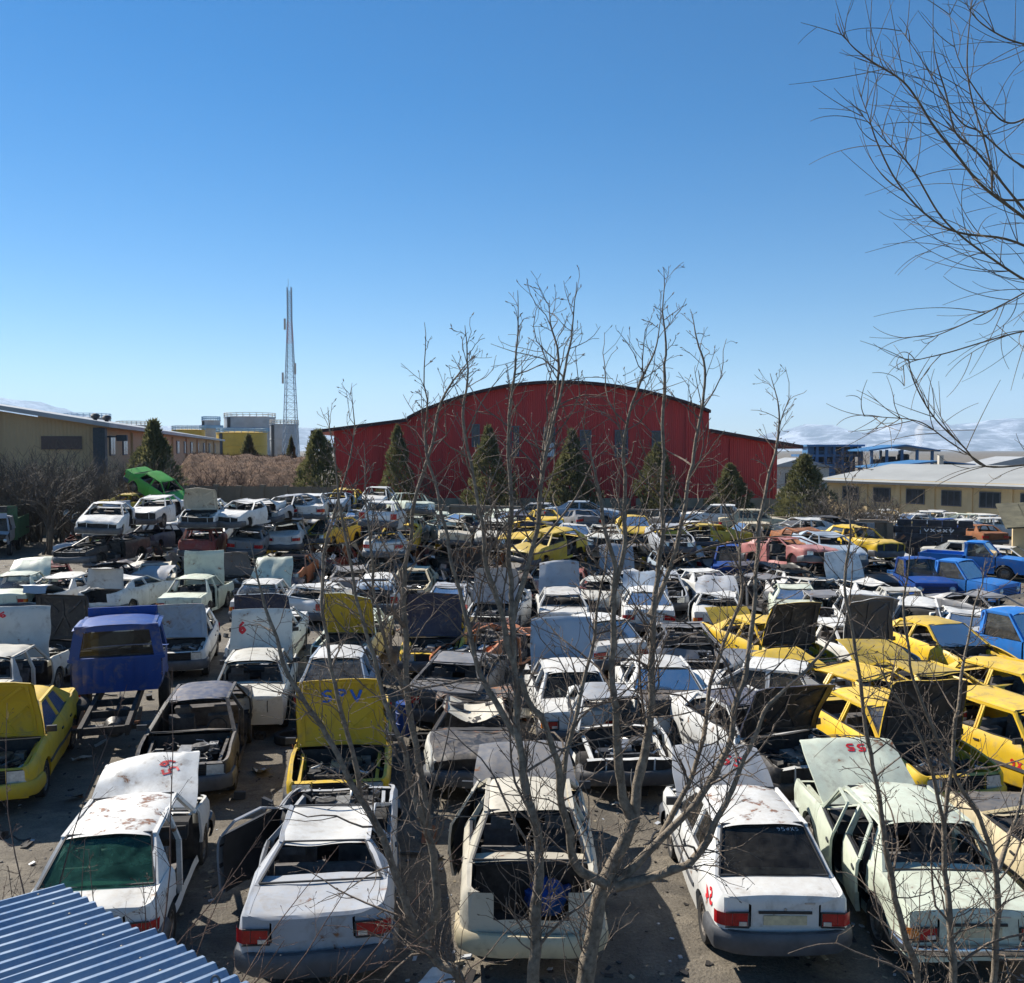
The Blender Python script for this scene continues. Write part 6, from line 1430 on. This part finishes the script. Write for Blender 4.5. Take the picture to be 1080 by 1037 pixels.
stem_tree('bare_fruit_tree', 'leafless many-stemmed tree in front, middle of the picture', [
    ([(616, 1045), (622, 1000), (632, 950), (645, 912), (660, 882), (668, 866)], 6.2, 6.3, 30, 23),
    ([(666, 868), (658, 840), (652, 800), (650, 760), (646, 720), (645, 680), (647, 640), (648, 600), (640, 560), (634, 520), (625, 480), (612, 440)], 6.3, 6.0, 17, 4),
    ([(647, 640), (655, 590), (660, 540), (657, 490), (662, 440), (672, 410), (690, 370), (698, 330)], 6.15, 5.9, 9, 3),
    ([(668, 868), (676, 820), (684, 770), (688, 730), (686, 690), (689, 640), (695, 600), (698, 550), (700, 480), (700, 400), (701, 340), (700, 283)], 6.3, 6.5, 17, 3),
    ([(686, 650), (700, 620), (712, 580), (722, 530), (732, 480), (738, 440), (745, 400), (735, 360), (730, 328)], 6.4, 6.7, 9, 3),
    ([(650, 935), (690, 925), (725, 912), (742, 893), (752, 868), (770, 840), (790, 790), (812, 745), (850, 705), (880, 670), (892, 640)], 6.25, 5.7, 17, 3),
    ([(648, 930), (690, 893), (735, 845), (765, 795), (778, 740), (790, 690), (795, 630), (800, 570), (806, 520), (820, 470), (824, 440), (812, 393)], 6.25, 6.8, 14, 3),
    ([(690, 893), (720, 840), (742, 780), (750, 720), (775, 650), (782, 600), (768, 540), (745, 500)], 6.4, 7.0, 10, 3),
    ([(640, 935), (610, 915), (600, 880), (592, 840), (586, 800), (572, 760), (556, 740), (548, 715)], 6.2, 5.9, 15, 9),
    ([(592, 840), (600, 790), (612, 740), (622, 690), (630, 640), (640, 580), (650, 530)], 6.1, 6.4, 9, 3),
    ([(562, 1045), (563, 1000), (565, 955), (568, 905), (564, 862), (553, 822), (548, 782), (545, 742), (543, 700), (540, 655), (538, 610), (538, 560), (539, 510), (536, 460), (540, 410), (545, 360), (546, 306)], 5.9, 6.1, 24, 3),
    ([(548, 782), (530, 755), (510, 720), (500, 680), (490, 640), (478, 600), (470, 560), (462, 520), (448, 470), (450, 420), (446, 340)], 6.0, 6.4, 11, 3),
    ([(543, 700), (528, 650), (515, 600), (508, 550), (498, 500), (490, 440), (492, 390), (490, 345)], 6.0, 5.7, 10, 3),
    ([(540, 655), (555, 600), (566, 550), (572, 510), (580, 460), (592, 410), (600, 360), (608, 296)], 6.0, 6.2, 10, 3),
    ([(566, 550), (575, 480), (590, 400), (582, 350), (580, 316)], 6.1, 6.4, 6, 3),
    ([(490, 1045), (462, 1015), (440, 985), (418, 925), (398, 870), (380, 842), (350, 785), (325, 745), (300, 705), (288, 665), (275, 620), (262, 570)], 6.4, 6.9, 21, 4),
    ([(455, 990), (461, 940), (452, 880), (438, 845), (430, 815), (422, 780), (405, 730), (390, 680), (375, 630), (365, 570), (355, 500), (345, 430)], 6.4, 6.2, 15, 3),
    ([(452, 880), (440, 800), (430, 740), (428, 680), (426, 620), (432, 570), (440, 520), (455, 470), (465, 430), (482, 395), (502, 375)], 6.4, 6.6, 13, 3),
    ([(380, 842), (372, 790), (352, 720), (342, 660), (340, 600), (352, 540), (370, 480), (372, 410)], 6.7, 7.0, 9, 3),
    ([(430, 740), (408, 690), (398, 640), (392, 590), (386, 530), (384, 470)], 6.5, 6.1, 7, 3),
], 11, 0.0, 'bark', rk=.0080, nside=14, lmax=.85)
stem_tree('bare_sapling', 'leafless slender grey saplings at the right bottom corner', [
    ([(968, 1045), (955, 985), (940, 925), (932, 880), (925, 820), (912, 760), (902, 690), (890, 620), (898, 560), (888, 490)], 6.6, 6.3, 15, 3),
    ([(1003, 1045), (1002, 985), (998, 930), (996, 880), (1002, 820), (1008, 760), (1016, 700), (1028, 640), (1040, 590)], 6.5, 6.8, 15, 3),
    ([(1046, 1045), (1052, 985), (1050, 920), (1038, 872), (1016, 836), (1000, 800), (975, 750), (958, 690), (955, 620), (962, 560)], 6.6, 6.2, 14, 3),
    ([(1050, 920), (1066, 880), (1078, 840), (1092, 790)], 6.6, 6.9, 8, 4),
    ([(996, 880), (985, 820), (970, 770), (935, 720), (920, 690)], 6.5, 6.2, 7, 3)], 23, 0.0, 'bark', rk=.0076, nside=11, lmax=.85)
def shrub(name, label, u, v, Y, n, seed, L0, L1, mat='twig_red', lean=0.0, basez=0.0):
    rn = random.Random(seed); b = at_y(u, v, Y); root = tag(empty(name, (b.x, b.y, basez)), label, 'shrub')
    for k in range(n):
        a = rn.uniform(-1, 1); d = Vector((a * .75 + lean, rn.uniform(-.5, .5), 1.0)); L_ = rn.uniform(L0, L1)
        pts = wander(rn, (rn.uniform(-.12, .12), rn.uniform(-.12, .12), 0), d, L_, 12, .055, -.012); rd = [lerp(.0125, .0026, j / 12) for j in range(13)]
        so = put('stem', MB().tube(pts, rd, 5), M[mat], root, 60); tb = MB()
        sprout(tb, rn, pts, rd, int(L_ * 4.5), .2, .75, .0055, wob=.10, depth=1, lift=.15, sides=4, t0=.3); stuff(put('twigs', tb, M[mat], so, 60))
    return root
shrub('bare_shrub', 'thin reddish bare shrub behind the blue corrugated roof', 112, 1010, 6.9, 22, 4, 2.4, 4.6, lean=.12)
shrub('bare_shrub', 'bare reddish twigs at the left edge above the corrugated roof', 25, 1000, 7.2, 9, 8, 2.2, 4.4, lean=-.05)
shrub('bare_shrub', 'long bare shoots leaning right beside the corrugated roof', 185, 1020, 6.7, 9, 15, 2.2, 3.6, lean=.45)
# ---- willow at the top right: its trunk stands outside the picture
def willow():
    rn = random.Random(6); tx, ty = 6.6, 8.2; root = tag(empty('bare_willow', (tx, ty, 0)), 'leafless willow reaching in with thin curved branches at top right', 'tree'); off = Vector((tx, ty, 0))
    put('trunk', MB().tube(smooth_pts([(0, 0, 0), (.05, .1, 2), (-.05, .1, 4.2), (.1, 0, 6.5), (.0, .1, 9), (.1, .2, 12)], 5), [lerp(.24, .06, (k / 25) ** .8) for k in range(26)], 12), M['bark'], root, 60)
    limbs = [([(1150, 290), (1110, 255), (1078, 228), (1036, 196), (1008, 162), (984, 132), (968, 106), (950, 84), (915, 62), (893, 42), (884, 18)], 7.6, 14, 3),
             ([(1150, 290), (1100, 268), (1060, 252), (1010, 245), (975, 225), (945, 190), (925, 150), (915, 120), (903, 90)], 7.8, 11, 3),
             ([(1150, 340), (1100, 305), (1075, 292), (1045, 272), (1015, 250), (990, 225), (960, 175), (930, 145), (895, 105)], 7.3, 11, 3),
             ([(1150, 200), (1090, 210), (1050, 208), (1046, 180), (1036, 140), (1024, 100), (1020, 60), (1025, 0), (1030, -40)], 8.2, 9, 3),
             ([(1110, 255), (1075, 215), (1030, 160), (1008, 140), (998, 100), (985, 50), (985, -20)], 7.9, 9, 3),
             ([(1150, 390), (1100, 350), (1078, 350), (1040, 360), (1000, 372), (960, 382), (945, 392)], 7.5, 7, 2.5),
             ([(1150, 500), (1100, 490), (1040, 492), (1015, 470), (985, 440), (965, 405), (958, 378), (962, 370)], 7.2, 8, 2.5),
             ([(1040, 492), (1000, 465), (970, 445), (930, 440), (910, 439)], 7.1, 5, 2.2),
             ([(1150, 60), (1095, 50), (1060, 40), (1030, 20), (1014, -5)], 8.0, 9, 3), ([(1150, 120), (1100, 118), (1065, 130), (1040, 110), (1010, 60), (1000, 0)], 8.4, 9, 3),
             ([(1150, 290), (1100, 300), (1060, 320), (1020, 340), (985, 355), (963, 360)], 7.9, 7, 2.5), ([(1150, 200), (1110, 190), (1070, 170), (1035, 140), (1010, 125), (970, 60), (945, 25)], 8.6, 9, 3)]
    for k, (pts, Y, wa, wb_) in enumerate(limbs):
        wa *= .44; wb_ *= .5; n = len(pts); P3 = [at_y(u, v, lerp(8.2, Y, i / (n - 1))) - off for i, (u, v) in enumerate(pts)]
        P3 = [Vector((.02, .1, P3[0].z - .9))] + P3 if k not in (4, 7) else P3
        sp = smooth_pts(P3, 6); m = len(sp); rads = [max(.0032, lerp(wa, wb_, (i / (m - 1)) ** .6) / 2 / FPX * 7.8 * .85) for i in range(m)]
        for i in range(12): rads[m - 1 - i] = min(rads[m - 1 - i], lerp(.0015, rads[m - 13], i / 12))
        lo = put('limb', MB().tube(sp, rads, 7), M['bark_willow'], root, 60); tb = MB()
        for j in range(26 if wa > 4.6 else 13):
            f = lerp(.22, .97, rn.random()) * (m - 1); i = min(int(f), m - 2); p = sp[i]; ax = (sp[i + 1] - sp[i]).normalized()
            q = Vector((rn.gauss(0, 1), rn.gauss(0, .7), rn.gauss(0, 1))); q = (q - ax * q.dot(ax)).normalized()
            d = (ax * .8 + q * rn.uniform(.3, 1.0)).normalized(); side = d.cross(Vector((rn.gauss(0, 1), rn.gauss(0, 1), rn.gauss(0, .6)))).normalized(); kb = rn.uniform(.02, .13)
            tp_ = [p]; L_ = rn.uniform(.35, 1.15) * (1.15 - .5 * f / m)
            for s_ in range(13): d = (d + (side * kb + Vector((-.015, 0, .02)))).normalized(); tp_.append(tp_[-1] + d * (L_ / 13))
            tb.tube(tp_, [lerp(.0040, .0017, s_ / 13) for s_ in range(14)], 5)
            if rn.random() < .5:
                i2 = rn.randrange(3, 9); d2 = ((tp_[i2 + 1] - tp_[i2]).normalized() + Vector((rn.gauss(0, .5), rn.gauss(0, .5), rn.gauss(0, .5)))).normalized(); t2 = [tp_[i2]]
                for s_ in range(8): d2 = (d2 + side * -kb * 1.2).normalized(); t2.append(t2[-1] + d2 * (L_ * .55 / 8))
                tb.tube(t2, [lerp(.0032, .0017, s_ / 8) for s_ in range(9)], 4)
        stuff(put('twigs', tb, M['bark_willow'], lo, 60))
willow()
# ---- conifers
def foliage(name, a, b):
    t = NT(name); co, oi = objco(t, 50); n = t.noise(3.2, 4, .7, co); cl = t.ramp(n, [(.3, a), (.7, b)]); t.base(cl); t.pr(Roughness=.8)
    tr = t.n.new('ShaderNodeBsdfTranslucent'); t.l.new(cl, tr.inputs[0]); mx = t.n.new('ShaderNodeMixShader'); mx.inputs[0].default_value = .42
    t.l.new(t.p.outputs[0], mx.inputs[1]); t.l.new(tr.outputs[0], mx.inputs[2]); t.l.new(mx.outputs[0], t.out.inputs[0]); M[name] = t.mat
foliage('cypress', (.060, .072, .030), (.21, .195, .088))
def conifer_mesh(seed, loose):
    rn = random.Random(seed); mb = MB()
    for k in range(1750):
        h = rn.random() ** 1.15; prof = clamp((h + .10) / .30) ** .6 * (1 - h) ** (.62 + .07 * seed) * 1.05
        a = k * 2.39996 + rn.uniform(-.2, .2); lob = .86 + .62 * noise.noise(Vector((math.cos(a) * 1.7, math.sin(a) * 1.7, h * 6 + seed * 3.7)))
        if noise.noise(Vector((math.cos(a) * 3, math.sin(a) * 3, h * 11 + seed * 9.1))) > .34: continue
        rr_ = prof * .5 * lob * (1.0 if rn.random() < .75 else rn.uniform(.3, .9)); p = Vector((math.cos(a) * rr_, math.sin(a) * rr_, .04 + h * .95)); od = Vector((math.cos(a), math.sin(a), rn.uniform(.5, 1.6))).normalized()
        for j in range(6):
            d = (od + Vector((rn.gauss(0, .45), rn.gauss(0, .45), rn.gauss(0, .45)))).normalized(); s_ = rn.uniform(.028, .06) * (1.3 if loose else 1); q = d.cross(Vector((rn.gauss(0, 1), rn.gauss(0, 1), rn.gauss(0, 1)))).normalized() * s_ * .22
            b = p + Vector((rn.gauss(0, .018), rn.gauss(0, .018), rn.gauss(0, .012))); mb.add([b - q, b + q, b + d * s_], [(0, 1, 2)])
    return mb.mesh('crown', 0)
CON = [conifer_mesh(1, False), conifer_mesh(2, False), conifer_mesh(3, True), conifer_mesh(4, False), conifer_mesh(5, True)]
TRK = MB().tube([(0, 0, -.02), (0, 0, .5), (0, 0, .92)], [.035, .02, .006], 6).mesh('trunk')
for i, (u, vt, hw, Y, lb) in enumerate(((335, 455, 24, 72, 'dark conifer at the left corner of the red hall'), (419, 450, 16, 88, 'slim conical conifer before the left wing of the red hall'), (515, 450, 23, 88, 'broad conifer before the red hall, left of its white-paned window'), (603, 455, 22, 88, 'broad conifer before the red hall, right of its white-paned window'),
        (694, 468, 19, 88, 'dark conifer before the right part of the red hall arch'), (770, 490, 19, 86, 'sparse conifer before the right wing of the red hall'), (848, 480, 26, 70, 'rounded olive conifer right of the red hall'), (161, 446, 27, 69, 'ragged dark conifer before the beige works building'), (307, 462, 9, 106, 'small conifer before the grey storage tanks'), (262, 460, 14, 108, 'small olive conifer at the end of the works building'))):
    p = at_y(u, vt, Y); w_ = hw * 2 / FPX * Y; o = tag(empty('conifer', (p.x, Y, 0), (0, 0, i * 1.3)), lb, 'tree', 'conifers behind the yard')
    c_ = link('crown', CON[(0, 1, 3, 4, 0, 2, 1, 2, 3, 4)[i]], [M['cypress']], o); c_.scale = (w_ * 1.42, w_ * 1.42, p.z); t_ = link('trunk', TRK, [M['bark']], o); t_.scale = (w_, w_, p.z)
# ---- bare thickets
def bare_mesh(seed, n, mat):
    rn = random.Random(seed); mb = MB()
    def rec(p, d, L_, r, dep):
        pts = wander(rn, p, d, L_, 5, .14, .02); mb.tube(pts, [lerp(r, r * .5, k / 5) for k in range(6)], 4 if dep > 1 else 3)
        if dep > 0:
            for k in range(n if dep > 1 else n + 2):
                i = rn.randrange(2, 6); q = Vector((rn.gauss(0, 1), rn.gauss(0, 1), rn.gauss(0, .5))); rec(pts[i], (pts[i] - pts[i - 1]).normalized() + q.normalized() * .75, L_ * rn.uniform(.45, .75), r * .52, dep - 1)
    for k in range(5): rec((rn.uniform(-.2, .2), rn.uniform(-.2, .2), 0), (rn.uniform(-.55, .55), rn.uniform(-.55, .55), 1), 1.9, .05, 3)
    return mb.mesh('branches')
BR = [bare_mesh(s_, 4, 0) for s_ in (1, 2, 3)]
def bare(u, Y, zt, mat, lb, grp, k):
    p = at_y(u, 500, Y); o = link('bare_bush', BR[k % 3], [M[mat]], None, (p.x, Y, 0), (0, 0, k * 1.9)); s_ = zt / 4.1; o.scale = (s_, s_, s_); tag(o, lb, 'bush', grp)
rn = random.Random(3)
for k in range(20): bare(-22 + k * 9.0 + rn.uniform(-4, 4), rn.uniform(53, 63), rn.uniform(5.6, 8.2) - .07 * k, 'thicket', 'grey leafless bush, %s from left in the thicket by the works building' % ordinal(k + 1), 'thicket at far left', k)
for k in range(13): bare(176 + k * 10 + rn.uniform(-3, 3), rn.uniform(69, 74), rn.uniform(4.6, 6.1) - .09 * k, 'thicket_red', 'reddish leafless bush, %s from left behind the tall mud wall' % ordinal(k + 1), 'reddish bushes behind the mud wall', k)
for k in range(9): bare(868 + k * 8.5 + rn.uniform(-2, 2), rn.uniform(51, 64), rn.uniform(3.2, 4.6), 'thicket', 'grey leafless bush, %s from left behind the brown wall at right' % ordinal(k + 1), 'bushes behind the brown wall', k)
bare(447, 86, 5.2, 'thicket_red', 'pinkish leafless bush before the left part of the red hall', 'reddish bushes behind the mud wall', 2)
bare(905, 120, 8, 'thicket', 'pale leafless tree between the blue plant and the canopy', 'bushes behind the brown wall', 1)
# dry scrub covering the bank
mb = MB(); rn = random.Random(8)
for k in range(8000):
    a, b = rn.random(), rn.random() * .62; p = Vector(bankf(a, b)); L_ = rn.uniform(.15, .5); d = Vector((rn.gauss(0, .8), rn.gauss(0, .8), 1)).normalized(); q = Vector((rn.gauss(0, 1), rn.gauss(0, 1), 0)).normalized() * .018
    mb.add([p - q, p + q, p + d * L_], [(0, 1, 2)])
stuff(put('dry_scrub', mb, M['thicket_red'], smooth=0))

# ------------------------------------------------------------------ smoke and haze
def vol(name, dens, col, aniso):
    t = NT(name); t.n.remove(t.p); v_ = t.n.new('ShaderNodeVolumePrincipled'); v_.inputs['Color'].default_value = col + (1,); v_.inputs['Density'].default_value = dens; v_.inputs['Anisotropy'].default_value = aniso; t.l.new(v_.outputs[0], t.out.inputs['Volume']); M[name] = t.mat
vol('smoke', .5, (.99, .99, .99), .1); vol('haze_air', 6.6e-5, (.55, .76, 1.0), .1)
sb = at_y(957, 482, 180); st_ = at_y(977, 447, 182); mb = MB()
def smk(a, b):
    c_ = sb.lerp(st_, b); r_ = lerp(.35, 1.25, b) * math.sin(PI * clamp(b * .94 + .04)) ** .35; q = Vector((math.cos(2 * PI * a), math.sin(2 * PI * a), 0))
    n_ = noise.noise(Vector((q.x * 1.5, q.y * 1.5, b * 7))) * .5 + noise.noise(Vector((q.x * 4, q.y * 4, b * 18))) * .25
    return tuple(c_ + q * max(.02, r_ * (1 + n_)) + Vector((.8 * math.sin(b * 5), 0, 0)))
mb.grid(smk, 24, 40); mb.add([smk(k / 24, 0) for k in range(24)], [tuple(range(23, -1, -1))]); mb.add([smk(k / 24, 1) for k in range(24)], [tuple(range(24))])
sm_ = stuff(put('smoke_plume', mb, M['smoke']))
hz_ = stuff(put('haze', MB().box((0, 0, 549.5), (39000, 39000, 1103)), M['haze_air'], smooth=0))
